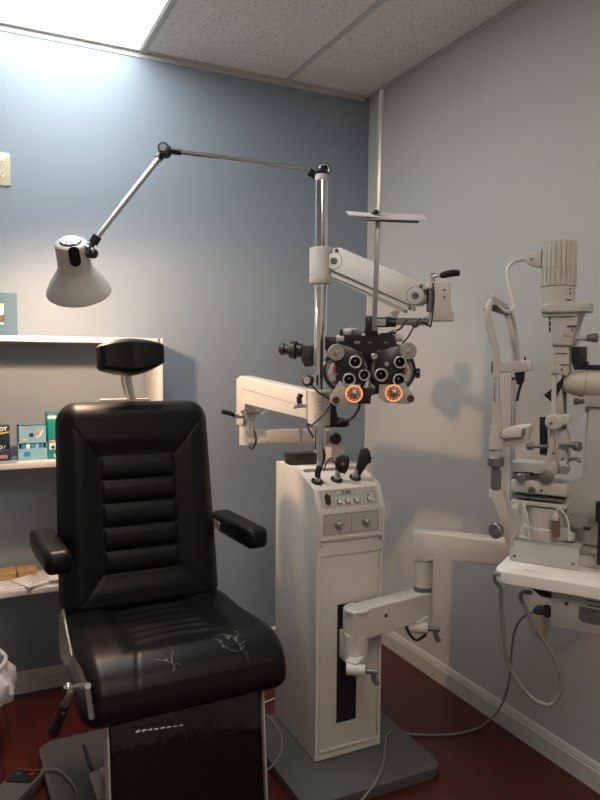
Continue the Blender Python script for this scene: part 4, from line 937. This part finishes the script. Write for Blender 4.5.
# near point card clamped on the rod
card = thing('near_point_card', 'pinkish white reading cards clipped level on the rod above the phoropter', 'reading card', L(375, 218, -.02))
zc_ = L(375, 219.5, 0).z
def cardpoly(pxs, z): return [WZ(a, b, z) for a, b in pxs]
def cardsheet(c, w, d, rz, z, th): return M().box((c.x, c.y, z), (w, d, th), rz=rz, mat=Matrix.Rotation(rz, 3, 'Z') @ Matrix.Rotation(math.radians(2.5), 3, 'Y') @ Matrix.Rotation(math.radians(20), 3, 'X'))
CARD = mat('pink_card', (.62, .54, .54), .5)
cc0 = L(372, 217, -.012); build('card', cardsheet(cc0-fx*.0, .16, .075, -YAW+.10, zc_+.0035, .002), CARD, card)
cc1 = L(393, 218, .0); build('card', cardsheet(cc1+fx*.0+fy*-.01, .17, .10, -YAW-.12, zc_-.0005, .003), CARD, card)
build('card', cardsheet(L(390, 218, .01), .15, .07, -YAW-.05, zc_-.0045, .003), mat('grey_card', (.22, .20, .20), .5), card)
build('card_clip', M().prism([(-.015, 0), (.010, 0), (.006, .012), (-.002, .016), (-.009, .010)], L(374, 219, -.02)+V((0, 0, .0095)), fx, fz, fy, .03, bev=.001), [STEEL], card)
build('clip_jaw', M().sphere(L(372.5, 216, -.024), .008), BLACK, card)

# ============================================================ CHART PROJECTOR behind the post
pj_d = DP+.10
pj = thing('chart_projector', 'black chart projector with stepped lens barrel behind the chrome post', 'projector', W(305, 352, pj_d))
k_ = pj_d/CF
a_ = W(318, 352, pj_d); b_ = W(279, 349.5, pj_d+.03); ax = (b_-a_).normalized()
build('projector_body', M().prism([(-.06, -.025), (-.06, .022), (.02, .022), (.02, -.025)], a_, fx, fz, fy, .07, bev=.006).prism([((x_-318)*k_, (352-y_)*k_) for x_, y_ in ((301, 346), (314, 346), (318, 350), (318, 366), (305, 367), (301, 360))], a_+fy*-.01, fx, fz, fy, .055, bev=.006), BLACK, pj)
build('lens_barrel', M().lathe([(0, .024), (.018, .024), (.02, .030), (.030, .031), (.042, .029), (.044, .017), (.062, .016), (.063, .022), (.074, .021), (.080, .014)], W(302, 350.5, pj_d+.01), ax, 32), BLACK, pj)
build('focus_ring', M().lathe([(0, .026), (.003, .032), (.010, .032), (.012, .026)], W(297, 350.3, pj_d+.012), ax, 32), RUBBER, pj)
build('mount_bar', M().cyl(W(316, 356, pj_d+.02), V((PP.x, PP.y, vz(320, 356).z)), .012), BLACK, pj)
build('lamp_housing', M().prism([((x_-332)*k_, (345-y_)*k_) for x_, y_ in ((326, 337), (336, 337), (338, 345), (334, 352), (326, 352))], W(332, 345, pj_d-.02), fx, fz, fy, .05, bev=.003), BLACK, pj)

# ============================================================ SLIT LAMP TABLE
ZT = .800
U = V((.5501, -.8351, 0)); Vv = V((.8351, .5501, 0)); S0 = V((-.636, -1.604, ZT)) + Vv*.045
RZ = math.atan2(U.y, U.x)
def S_(u, v, z): return S0 + U*u + Vv*v + V((0, 0, z))
def SV(px, py, v): q = onplane(px, py, S_(0, v, 0), Vv) - S0; return q.dot(U), q.z      # (u, z) on the plane v
def P_(px, py, v): u, z = SV(px, py, v); return S_(u, v, z)
tb = thing('instrument_table', 'white laminate slit lamp table top held on the arm', 'table', (S_(.2, .15, 0).x, S_(.2, .15, 0).y, 0))
LAM = mat('white_laminate', (.80, .765, .72), .35, var=.03)
build('table_top', M().prism(rrect(.50, .35, .028, n=8, cx=.230, cy=.175), S_(0, 0, -.026), U, Vv, (0, 0, 1), .0255, bev=.002), LAM, tb)
# under-table bracket to the arm
ub = S_(.20, .20, 0)
zU = zp_t
m = M().beam(V((UE.x, UE.y, ZT-.045)), S_(.22, .16, -.045), .06, .03).cyl((UE.x, UE.y, zU-.002), (UE.x, UE.y, ZT-.031), .028)
build('support_bracket', m, WHITE2, tb)
pc0 = SV(548, 589, .02)
pbx = build('power_box', M().box((0, 0, 0), (.26, .09, .068), bev=.002), WHITE2, tb) if False else None
m = M(); u0_ = SV(551, 605, .02)[0]
z1_ = -.027; zb1 = SV(553, 626, .02)[1]
m.prism([(0, zb1), (.30, zb1), (.30, z1_), (0, z1_)], S_(u0_, .02, 0), U, (0, 0, 1), Vv, .12, bev=.002)
pb = build('power_box', m, mat('grey_green_plastic', (.36, .36, .33), .45, var=.04), tb)
ua_, za_ = SV(579, 606, .02); ub_, zb_2 = SV(579, 621, .02)
build('box_panel', M().prism([(ua_, za_), (ua_, zb_2+.006), (ua_+.007, zb_2-.001), (ua_+.12, zb_2-.001), (ua_+.12, za_)], S_(0, .0192, 0), U, (0, 0, 1), -Vv*-1, .0015), mat('dark_grey_panel', (.10, .10, .095), .4), pb)
m = M()
for (a, b, w_, h_) in ((590, 600.5, .030, .0022), (590, 605.5, .030, .0022)):
    q = P_(a-3, b, .0195); m.prism([(0, 0), (w_, 0), (w_, h_), (0, h_)], q, U, EZv, -Vv, .0006)
q = P_(566.5, 603.5, .0195); m.cyl(q, q-Vv*.0015, .004, n=12)
for a, b in ((583, 608.5), (587.5, 612), (593, 611), (596, 611.5)): q = P_(a, b, .0185); m.cyl(q, q-Vv*.001, .0018, n=8)
build('box_marks', m, BLACK, pb)
m = M().prism([(SV(516, 591, .05)[0], -.027), (u0_+.01, -.027), (u0_+.01, -.060), (SV(540, 600, .05)[0], -.058), (SV(530, 600, .05)[0], -.040), (SV(518, 600, .05)[0], -.038)], S_(0, .05, 0), U, EZv, Vv, .08, bev=.002)
build('black_bracket', m, BLACK, tb)
m = M().cyl(P_(547, 606, .03), P_(547, 614, .03), .008).sphere(P_(547, 614, .03), .0085)
build('power_socket', m, BLACK, tb)

# ============================================================ SLIT LAMP
sl_ = thing('slit_lamp', 'old cream slit lamp microscope with ribbed lamp housing on the table', 'slit lamp', (S_(.08, .16, 0).x, S_(.08, .16, 0).y, ZT))
SW = WHITE2
vc = .155            # plane of the optical axis
def box_uvz(m, pxa, pya, pxb, pyb, v, d, bev=.002, mi=0):
    """box whose near face (plane v) spans the two image corners; depth d away from viewer"""
    ua, za = SV(pxa, pya, v); ub2, zb2 = SV(pxb, pyb, v)
    m.prism([(ua, zb2), (ub2, zb2), (ub2, za), (ua, za)], S_(0, v, 0), U, EZv, Vv, d, bev=bev, mi=mi); return m
def pl_uvz(m, pts, v, d, bev=.002): m.prism([SV(a, b, v) for a, b in pts], S_(0, v, 0), U, EZv, Vv, d, bev=bev); return m
# base: guard, rails, block
ug0, zg0 = SV(509.5, 556, .095); ug1, _ = SV(579, 560, .095)
m = M().prism([(ug0, .0006), (ug1, .0006), (ug1, .050), (ug1-.004, .0535), (ug0+.01, .0535), (ug0, .042)], S_(0, .095, 0), U, EZv, Vv, .006, bev=.001)
m.prism([(ug0, .047), (ug1, .047), (ug1, .0535), (ug0, .0535)], S_(0, .095, 0), U, EZv, Vv, .05, bev=.001)
gd = build('base_guard', m, mat('grey_white_enamel', (.48, .48, .45), .45, var=.03), sl_)
m = M()
for dz, du in ((.012, .012), (.014, ug1-ug0-.012)): m.cyl(S_(ug0+du, .0945, dz), S_(ug0+du, .0925, dz), .0035, n=12)
build('guard_screws', m, DARKST, gd)
m = M().prism(rrect(.36, .16, .01, cx=.20, cy=.215), S_(0, 0, .0006), U, Vv, EZv, .022, bev=.002)
build('rail_base', m, SW, sl_)
m = M()
for v in (.165, .275): m.box(S_(.22, v, .034), (.34, .018, .020), rz=RZ, bev=.002)
build('rails', m, mat('grey_white_enamel2', (.48, .48, .45), .45), sl_)
build('base_slot', M().box(S_(.30, .128, .016), (.20, .012, .012), rz=RZ), BLACK, sl_)
bc_ = S_(*SV(547, 520, vc)[:1], vc, 0); uc = SV(546, 520, vc)[0]
zA, zB = SV(546, 526, vc)[1], SV(546, 505, vc)[1]
m = M().lathe([(.046, .050), (.046, .052), (zA, .052), (zA+.004, .046), (zB, .046)], S_(uc, vc, 0), (0, 0, 1), 40)
build('swivel_base', m, SW, sl_)
m = M(); box_uvz(m, 511, 499.5, 567, 510, vc-.045, .09, bev=.003); build('lower_plate', m, SW, sl_)
m = M(); box_uvz(m, 510.5, 479.5, 567, 497.5, vc-.045, .09, bev=.004); lbk = build('lower_block', m, SW, sl_)
build('gap_line', box_uvz(M(), 512, 497, 564, 500, vc-.042, .08, bev=0), DARKST, lbk)
for (px, py, r_, nm) in ((532, 490.5, .0085, 'a'),): build('round_knob', M().lathe([(0, r_), (.010, r_*.9), (.010, r_*.5), (.006, r_*.5), (.006, 1e-5)], P_(px, py, vc-.0455), -Vv, 20), DARKST, lbk)
build('peg_hole', M().cyl(P_(541.5, 490.5, vc-.0455), P_(541.5, 490.5, vc-.047), .003, n=12), BLACK, lbk)
# upper swing arm block
m = M(); pl_uvz(m, [(512, 461), (540, 465), (547, 463), (548, 471), (540, 473), (512, 472)], vc-.04, .06, bev=.003); build('swing_arm', m, SW, sl_)
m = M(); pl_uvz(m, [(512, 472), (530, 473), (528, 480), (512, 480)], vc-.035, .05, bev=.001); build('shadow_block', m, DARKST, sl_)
for (px, py, r_) in ((523, 477, .011), (548, 476, .015), (537.5, 446.5, .0085), (571, 445.5, .011), (566, 468, .012)):
    v_ = vc-.045; m = M().lathe([(0, r_*.5), (.01, r_*.5), (.010, r_), (.022, r_), (.024, r_*.8), (.024, 1e-5)], P_(px, py, v_+.012), -Vv if px not in (537.5, 571) else (U*(1 if px > 550 else -1)-Vv*.5), 26, rfn=lambda t_, h: 1+.03*math.sin(t_*26))
    build('focus_knob', m, DARKST if px != 566 else STEEL, sl_)
for a_, b_, r_ in ((P_(537.5, 446.5, vc-.02), P_(552, 446, vc-.02), .004), (P_(560, 445, vc-.02), P_(571, 445.5, vc-.03), .004), (P_(548, 476, vc-.03), P_(530, 476, vc-.02), .006)): build('knob_shaft', M().cyl(a_, b_, r_), DARKST, sl_)
# slit arm column
m = M(); pl_uvz(m, [(551.5, 372), (556, 372), (556, 420), (554, 440), (556, 463), (545, 468), (549, 440), (551, 420)], vc-.020, .012, bev=.001)
pl_uvz(m, [(552, 430), (556, 430), (549, 466), (545, 466)], vc-.024, .010, bev=.001); build('slit_column', m, SW, sl_)
m = M(); pl_uvz(m, [(557, 427), (566, 430), (569, 441), (568, 462), (557, 462)], vc-.015, .035, bev=.002)
pl_uvz(m, [(558, 385), (562, 385), (564, 428), (558, 428)], vc-.004, .018, bev=.001); build('column_body', m, SW, sl_)
pl_ = build('back_plate', pl_uvz(M(), [(562, 372), (566, 372), (566, 440), (562, 440)], vc+.006, .012, bev=.001), mat('olive_grey_steel', (.13, .125, .11), .4, .3), sl_)
build('black_plate', pl_uvz(M(), [(539.5, 417), (547.5, 417), (547.5, 456), (539.5, 454.5)], vc+.0, .006, bev=.0006), BLACK, sl_)
m = M(); pl_uvz(m, [(543.5, 395), (553, 388), (562, 378), (561, 387), (553, 402), (551, 402)], vc-.014, .02, bev=.001); build('mirror_mount', m, BLACK, sl_)
m = M().lathe([(0, .012), (.003, .017), (.026, .017), (.030, .014)], P_(551.5, 422.5, vc-.035), Vv*.25+U*.9, 30)
m = M().lathe([(0, .0145), (.004, .0185), (.028, .0185), (.032, .015)], P_(553, 422.5, vc-.05), Vv, 32).lathe([(0, .009), (.004, .0130), (.022, .0130), (.024, .011)], P_(564, 420, vc-.035), Vv, 30)
hu = build('hub_drum', m, mat('cream_drum', (.55, .53, .49), .4), sl_)
build('hub_screw', M().cyl(P_(551, 423.5, vc-.0505), P_(551, 423.5, vc-.052), .004, n=6), DARKST, hu)
m = M()
for px, py in ((563, 445.5), (562.5, 459), (553.5, 453.5), (551.5, 467.5)): m.cyl(P_(px, py, vc-.0155 if px > 560 else vc-.03), P_(px, py, vc-.018 if px > 560 else vc-.033), .0026, n=10)
build('body_screws', m, BLACK, sl_)
build('side_hook', M().tube([P_(568, 461, vc-.01), P_(572, 459, vc-.02), P_(578, 459, vc-.03), P_(579.5, 462, vc-.035)], .004, n=8), DARKST, sl_)
m = M(); pl_uvz(m, [(548, 463), (556, 463), (558, 475), (545, 476)], vc-.035, .03, bev=.003); pl_uvz(m, [(558, 462), (566, 462), (569, 472), (560, 475)], vc-.02, .03, bev=.003); build('lower_knuckle', m, SW, sl_)
# upper body above the slit
m = M(); pl_uvz(m, [(553, 344), (569, 346), (569, 372), (567, 376), (553, 373)], vc-.022, .04, bev=.002); build('filter_box', m, SW, sl_)
m = M(); pl_uvz(m, [(549.5, 366), (562, 366), (562, 373.5), (551, 373.5)], vc-.026, .012, bev=.001); build('slit_bracket', m, SW, sl_)
m = M()
for a, b, c_, d_2 in ((556, 353, 567, 354), (560, 364.5, 569, 365.5)): box_uvz(m, a, b, c_, d_2, vc-.0228, .001, bev=0)
box_uvz(m, 561, 368.5, 562.5, 370.5, vc-.027, .001, bev=0)
build('seam_lines', m, BLACK, sl_)
bk = build('lamp_body', pl_uvz(M(), [(551, 313), (582, 312), (575, 322), (574, 344), (571, 346), (551, 345)], vc-.030, .062, bev=.004), SW, sl_)
build('body_plate', pl_uvz(M(), [(562.5, 322), (573.5, 322), (573.5, 336), (562.5, 336)], vc-.0315, .002, bev=.0005), SW, bk)
build('body_lever', M().cyl(P_(567, 326, vc-.033), P_(579, 325.8, vc-.035), .0022, n=10).cyl(P_(572, 329.5, vc-.033), P_(572, 329.5, vc-.035), .002, n=8), DARKST, bk)
m = M()
for y_1 in (318, 324, 330): m.cyl(P_(549.8, y_1-3, vc-.01), P_(549.8, y_1+2, vc-.01), .0022, n=8)
build('side_clips', m, BLACK, bk)
build('knob_rod', M().cyl(P_(572, 338, vc-.01), P_(588, 338, vc-.012), .0058, n=16), SW, bk)
build('end_knob', M().lathe([(0, .0075), (.003, .0085), (.008, .0080), (.010, .010), (.022, .010), (.024, .007)], P_(587, 338, vc-.012), U, 20), DARKST, bk)
# flange disc
uf0, zf = SV(543.5, 308, vc); uf1, _ = SV(592, 307, vc)
m = M().prism(rrect(uf1-uf0, .085, .020, n=6, cx=(uf0+uf1)/2, cy=0), S_(0, vc, SV(560, 313, vc)[1]), U, Vv, EZv, .019, bev=.003)
m.prism(rrect((uf1-uf0)*.85, .070, .020, n=6, cx=(uf0+uf1)/2-.008, cy=0), S_(0, vc, SV(560, 317, vc)[1]), U, Vv, EZv, .010, bev=.002)
build('flange', m, SW, sl_)
# lamp housing
ulc = (SV(540.5, 270, vc)[0]+SV(578, 270, vc)[0])/2; rl = (SV(578, 270, vc)[0]-SV(540.5, 270, vc)[0])/2*.96
z_a, z_b, z_c, z_d = SV(558, 306, vc)[1], SV(558, 287, vc)[1], SV(558, 270, vc)[1], SV(558, 242.5, vc)[1]
build('lamp_collar', M().lathe([(z_a, rl*.93), (z_b, rl*.93)], S_(ulc, vc, 0), (0, 0, 1), 40), SW, sl_)
def flute(t_, h): return 1+.05*(max(-1, min(1, (math.cos(t_*22)+.62)*3)))-.05
hs_ = build('lamp_housing', M().lathe([(z_b, rl*.90), (z_b+.001, rl*.985), (z_c-.001, rl*.985), (z_c-.0005, rl*.94), (z_c+.0005, rl*.94), (z_c+.001, rl*.975), (z_d-.006, rl*.955), (z_d, rl*.92), (z_d+.001, rl*.85)], S_(ulc, vc, 0), (0, 0, 1), 240, rfn=flute), SW, sl_, angle=28)
m = M()
for a, b in ((567, 299.5), (571, 299.5), (574, 299.5), (573.5, 293), (573.5, 288.5)):
    q = P_(a, b, vc-.03); d = V((q.x, q.y, 0))-V((S_(ulc, vc, 0).x, S_(ulc, vc, 0).y, 0)); d.normalize(); c_ = S_(ulc, vc, q.z-ZT)+d*rl*.925; c_.z = q.z; m.cyl(c_, c_+d*.0022, .0018, n=8)
build('vent_holes', m, BLACK, hs_)
pg = build('plug_block', pl_uvz(M(), [(525, 255), (529, 252), (541, 250), (541, 267), (530, 266), (525, 262)], vc-.012, .022, bev=.003), SW, sl_)
build('plug_screw', M().cyl(P_(531.5, 259, vc-.0125), P_(531.5, 259, vc-.0145), .0022, n=10), BLACK, pg)
# microscope (mostly beyond the right edge)
u_m, z_m = SV(566, 384, vc); zt1 = SV(590, 370.5, vc)[1]; zb1_ = SV(590, 398, vc)[1]; rm = (zt1-zb1_)/2; zm = (zt1+zb1_)/2
mb = build('microscope_barrel', M().lathe([(0, rm*.55), (.004, rm*.66), (.016, rm*.82), (.034, rm*.95), (.050, rm), (.20, rm), (.21, rm*.9)], S_(SV(564.5, 384, vc)[0], vc, zm), U, 44), mat('cream_barrel', (.50, .46, .38), .35, var=.03), sl_)
build('barrel_seam', M().lathe([(.0495, rm*1.004), (.0505, rm*1.004)], S_(SV(564.5, 384, vc)[0], vc, zm), U, 44), DARKST, mb)
eyep = M()
for dv in (-.032, .032): eyep.lathe([(0, .018), (.06, .016), (.065, .020), (.085, .020)], S_(SV(564.5, 384, vc)[0]+.20, vc+dv, zm+.004), U, 24)
build('eyepieces', eyep, BLACK, sl_)
m = M(); pl_uvz(m, [(571.5, 346.5), (585.5, 346.5), (585.5, 360), (582, 370), (574, 370), (571.5, 362)], vc-.015, .03, bev=.003); build('illumination_prism', m, BLACK, sl_)
m = M(); u_b, z_b2 = SV(582, 369.5, vc); m.prism([(u_b, z_b2-.001), (u_b+.16, z_b2-.001), (u_b+.16, z_b2+.011), (u_b, z_b2+.011)], S_(0, vc-.012, 0), U, EZv, Vv, .024, bev=.002); m.cyl(S_(SV(587, 360, vc)[0], vc, z_b2+.010), S_(SV(587, 360, vc)[0], vc, z_b2+.018), .004); build('top_bar', m, BLACK, sl_)
m = M(); pl_uvz(m, [(583, 395), (604, 395), (640, 395), (640, 407), (586.5, 407), (583, 402)], vc-.02, .05, bev=.003)
u_a, z_a1 = SV(588, 407, vc); u_e, z_e = SV(587, 482, vc)
m.prism([(u_a, z_a1+.004), (u_a+.10, z_a1+.004), (u_a+.10, .050), (u_a-.06, .050), (u_a-.06, z_e-.010), (u_a-.012, z_e+.002), (u_a-.001, z_e+.012)], S_(0, vc-.010, 0), U, EZv, Vv, .045, bev=.004)
build('microscope_arm', m, mat('grey_green_enamel', (.42, .42, .385), .42, var=.03), sl_)
build('barrel_knob', M().cyl(P_(584, 401.5, vc-.02), P_(574.5, 401.3, vc-.02), .0055, n=16).cyl(P_(578, 401.4, vc-.02), P_(574, 401.3, vc-.02), .0075, n=16).cyl(P_(587, 407, vc-.02), P_(587, 412, vc-.02), .004, n=10), mat('brown_knob', (.10, .075, .06), .4), sl_)
# joystick block and bits at the lower right
m = M(); pl_uvz(m, [(568, 516), (588, 519), (589, 526), (587, 530), (568, 527)], .11, .03, bev=.003); build('slide_block', m, mat('grey_green_plastic2', (.22, .23, .21), .5), sl_)
m = M(); pl_uvz(m, [(583, 527), (590, 528), (590, 531), (583, 530)], .10, .015, bev=.001); build('black_catch', m, BLACK, sl_)
q = P_(601, 522, .10); build('joystick', M().cyl(q+V((0, 0, -.0)), q+V((0, 0, .045)), .012).cyl(S_((q-S0).dot(U), .10, .02), q, .006), BLACK, sl_)
bf = build('brown_fuse', pl_uvz(M(), [(552, 519), (559.5, 519), (559.5, 537), (552, 537)], .09, .012, bev=.001), mat('brown_fuse_plastic', (.16, .10, .06), .45), sl_)
LEADM = mat('white_lead', (.62, .60, .56), .4)
bf['label'] = 'small brown connector on white cable'
build('connector_top', M().lathe([(0, .008), (.010, .007), (.016, .004)], P_(555.5, 520, .093), (0, 0, 1), 16), SW, bf)
build('white_lead', M().tube([P_(556, 514, .093), P_(557, 510, .09), P_(560, 509, .09), P_(565, 514, .09), P_(568, 522, .088), P_(569, 530, .088), P_(569.5, 541, .091)], .0022, n=8), LEADM, bf); build('white_lead', M().tube([P_(522, 500, .09), P_(527, 515, .085), P_(528, 528, .085), P_(530, 541, .092)], .002, n=8), LEADM, sl_)
m = M(); pl_uvz(m, [(538, 526), (566, 528), (574, 534), (574, 541), (540, 541)], .115, .02, bev=.002); build('slide_carriage', m, SW, sl_)
# ---- headrest frame
vn, vf = .035, .235       # near and far uprights
hr = M()
def PN(px, py, v=vn): return P_(px, py, v)
tube_n = [PN(496.5, 377), PN(496.8, 362), PN(496, 350), PN(491, 334), PN(488.5, 322), PN(488, 311), PN(490, 304, vn+.012), PN(494, 300.5, vn+.05)]
u_t, z_t = SV(488, 311, vn)
far = [P_(504, 306, vf-.02), P_(507, 315, vf), P_(511, 330, vf), P_(514, 348, vf), P_(515, 362, vf), P_(515, 377, vf)]
hr.tube(tube_n + [far[0].lerp(tube_n[-1], .5)] + far, .0078, n=14)
hd_ = build('headrest_frame', hr, SW, sl_)
build('upper_cap', M().beam(tube_n[-2]+V((0, 0, -.006)), far[1]+V((0, 0, .004)), .012, .012, bev=.002).cyl(P_(484.5, 309.5, vn+.01), P_(488, 309.5, vn+.02), .003), BLACK, hd_)
b1_ = build('forehead_band', pl_uvz(M(), [(491.5, 361), (519, 361), (528, 360), (532, 363), (531.5, 369), (527, 371.5), (515, 372.5), (491.5, 373)], vn+.03, .016, bev=.003), mat('cream_band', (.56, .53, .49), .4), sl_)
build('band_end', pl_uvz(M(), [(491.2, 361.5), (495, 361.5), (495, 372.8), (491.2, 372.8)], vn+.027, .003, bev=.0005), DARKST, b1_)
build('upright', M().cyl(PN(496.7, 374), PN(496.8, 403), .0068, n=18), CHROME, sl_); build('upright', M().cyl(P_(514.0, 373, vf), P_(512.5, 500, vf), .0062, n=18), CHROME, sl_)
m = M().lathe([(0, .0105), (SV(496, 402, vn)[1]-SV(496, 428, vn)[1], .0100)], PN(496.5, 428), (0, 0, 1), 24)
zz = lambda a, b: SV(496, a, vn)[1]-SV(496, b, vn)[1]
m.lathe([(0, .0125), (zz(426, 439), .0125)], PN(495.8, 439), (0, 0, 1), 24).lathe([(0, .0135), (.003, .0165), (zz(438, 450), .0165)], PN(495.8, 450), (0, 0, 1), 24).lathe([(0, .011), (zz(448, 458), .012)], PN(495.5, 458), (0, 0, 1), 24)
build('upright_sleeve', m, SW, sl_)
build('height_ring', M().lathe([(0, .0165), (.002, .0180), (zz(457, 466)-.002, .0180), (zz(457, 466), .0165)], PN(495.6, 466), (0, 0, 1), 30, rfn=lambda t_, h: 1+.02*math.sin(t_*30)).lathe([(0, .0110), (zz(470, 488), .0110)], PN(495.8, 488.5), (0, 0, 1), 24).lathe([(0, .009), (.012, .010)], PN(495.6, 471), (0, 0, 1), 20), DARKST, sl_)
m = M().prism([SV(a, b, vn+.010) for a, b in ((490.5, 488.5), (505, 489), (506.5, 500), (511, 512), (513, 526), (514, 545), (508.5, 545), (504, 527), (500, 510), (497, 501), (490.5, 497))], S_(0, vn-.008, 0), U, EZv, Vv, .020, bev=.003)
build('lower_bracket', m, SW, sl_)
build('side_knob', M().lathe([(0, .005), (.012, .005), (.013, .0165), (.024, .018), (.027, .0155), (.027, 1e-5)], P_(502, 529.5, vn-.012), -U*.5-Vv, 26), DARKST, sl_)
m = M().cyl(P_(514, 512, vn+.03), P_(517, 507, vn+.08), .010).beam(P_(512, 541, vn+.065), P_(518, 512, vn+.07), .012, .010).beam(P_(517, 541, vn+.07), P_(521, 512, vn+.07), .010, .004); build('clamp_struts', m, SW, sl_)
# chin rest
m = M(); pl_uvz(m, [(488.5, 438), (500, 438), (520, 434), (529, 431), (528, 440), (516, 446), (500, 448), (488.5, 447)], vn+.0, .03, bev=.003); build('chinrest_arm', m, SW, sl_)
m = M().prism([SV(a, b, vn) for a, b in ((502, 435.5), (504, 430), (508, 427.5), (523, 425.5), (526.5, 427), (527, 432), (524, 436), (515, 437), (504, 438))], S_(0, vn-.012, 0), U, EZv, Vv, .075, bev=.003)
cn = build('chin_cup', m, WHITE, sl_)
build('cup_end', M().prism([SV(a, b, vn) for a, b in ((523.5, 428), (526.5, 428), (527, 433), (524, 436), (522.5, 434))], S_(0, vn-.0135, 0), U, EZv, Vv, .003), DARKST, cn)
# fixation light hanging from band
build('fixation_light', pl_uvz(M(), [(514, 372), (524, 371), (523.5, 381), (521, 385), (517, 385), (515.5, 379)], vn+.05, .014, bev=.002).tube([P_(521, 384, vn+.057), P_(518.5, 392, vn+.057), P_(517, 401, vn+.057)], .0035, n=8).cyl(P_(524, 364, vn+.045), P_(525, 357, vn+.045), .002, n=8).cyl(P_(515, 378, vn+.057), P_(512, 379, vn+.057), .003), BLACK, sl_)
# lamp cable
lc = build('lamp_cable', M().tube([P_(527, 259, vc), P_(520, 260, vc-.005), P_(512, 263, vc-.02), P_(507.5, 270, vc-.03), P_(508, 282, vc-.04), P_(512, 296, vc-.05), P_(513.5, 307, vc-.06), P_(509, 312, vc-.07), P_(501, 308, vc-.08), P_(495, 301, vn+.03), P_(492.5, 296, vn+.02), P_(494, 297, vn+.04), P_(500, 303, vn+.07), P_(509, 311, vn+.1), P_(514, 322, vf-.05), P_(516.5, 340, vf-.03), P_(518, 352, vf-.02), P_(518.5, 362, vf-.01)], .0042, n=10), mat('white_cable', (.58, .56, .53), .4), sl_)

# ============================================================ CORDS
# thick grey loop hanging from the table
q0 = S_(-.02, .0, -.03)
c1 = thing('power_cord', 'thick grey cord hanging in a long loop under the slit lamp table', 'cord', P_(505, 640, .05))
vL = .05
pts = [(508, 592), (498, 586), (494.5, 580), (495.5, 573), (499, 577)]
build('cord', M().tube([P_(a, b, v_) for a, b, v_ in ((500, 575, -.012), (495.5, 574, -.010), (494.5, 578, -.008), (496.5, 583, .0), (500.5, 588, .02), (501, 598, .03), (501.5, 612, .04), (504, 640, .045), (508, 662, .05), (517, 680, .05), (529, 695, .05), (540, 703, .05), (549, 705, .05), (556, 701, .05), (561, 690, .05), (560.5, 676, .05), (556, 662, .05), (549, 648, .05), (540, 634, .05), (532, 620, .05), (525, 608, .05), (521, 600, .055), (520.5, 595, .06), (524, 592, .065), (532, 593, .07))], .0048, n=10), CORDG, c1)
# plug cord to the floor and along to the foot of the picture
c2_ = thing('extension_cord', 'grey-black cord running from the blue wall plug across the floor to the base plate', 'cord', (oc.x-.02, oc.y, oc.z))
pw = V((-.030, oc.y+.0, oc.z+.022))
pin = [WX(536, 611, -.035), WX(529, 614, -.05), WX(522, 618, -.06), WX(515, 630, -.06), WX(511.5, 650, -.055), WX(510, 675, -.05), WX(505, 697, -.05), WX(497, 712, -.06), WX(488, 721, -.085)]
fl = [(478, 728), (462, 733), (440, 735), (418, 734.5), (405, 733), (395, 731)]
floorp = [WZ(a, b, .006) for a, b in fl] 
up = [WZ(390, 732, .037), WZ(386, 737, .039), WZ(385, 748, .039), WZ(383, 765, .039), WZ(376, 782, .039), WZ(366, 795, .039), WZ(357, 806, .037)]
build('cord', M().tube(pin+floorp+up, .0038, n=10), mat('dim_grey_cord', (.20, .19, .175), .5), c2_)
build('plug', M().lathe([(0, .010), (.006, .015), (.016, .0155), (.026, .013), (.034, .007)], V((-.009, WX(540, 610, -.02).y, WX(540, 610, -.02).z)), (-1, .0, 0), 24), BLUEPL, c2_)
# cables between chair and stand
c3 = thing('base_cable', 'thin grey cable curving over the base plate between chair and stand', 'cable', WZ(270, 740, .036))
build('cord', M().tube([WZ(255, 716, .037), WZ(262, 714, .037), WZ(270, 718, .037), WZ(278, 729, .037), WZ(282, 742, .037), WZ(280, 755, .037), WZ(272, 766, .037), WZ(258, 776, .037)], .0036, n=8), CORDG, c3)
build('thin_cord', M().tube([WZ(256, 705, .02), WZ(263, 703, .01), WZ(271, 700, .006), WZ(278, 697, .006)], .003, n=8), mat('white_cord', (.5, .48, .46), .5), c3)
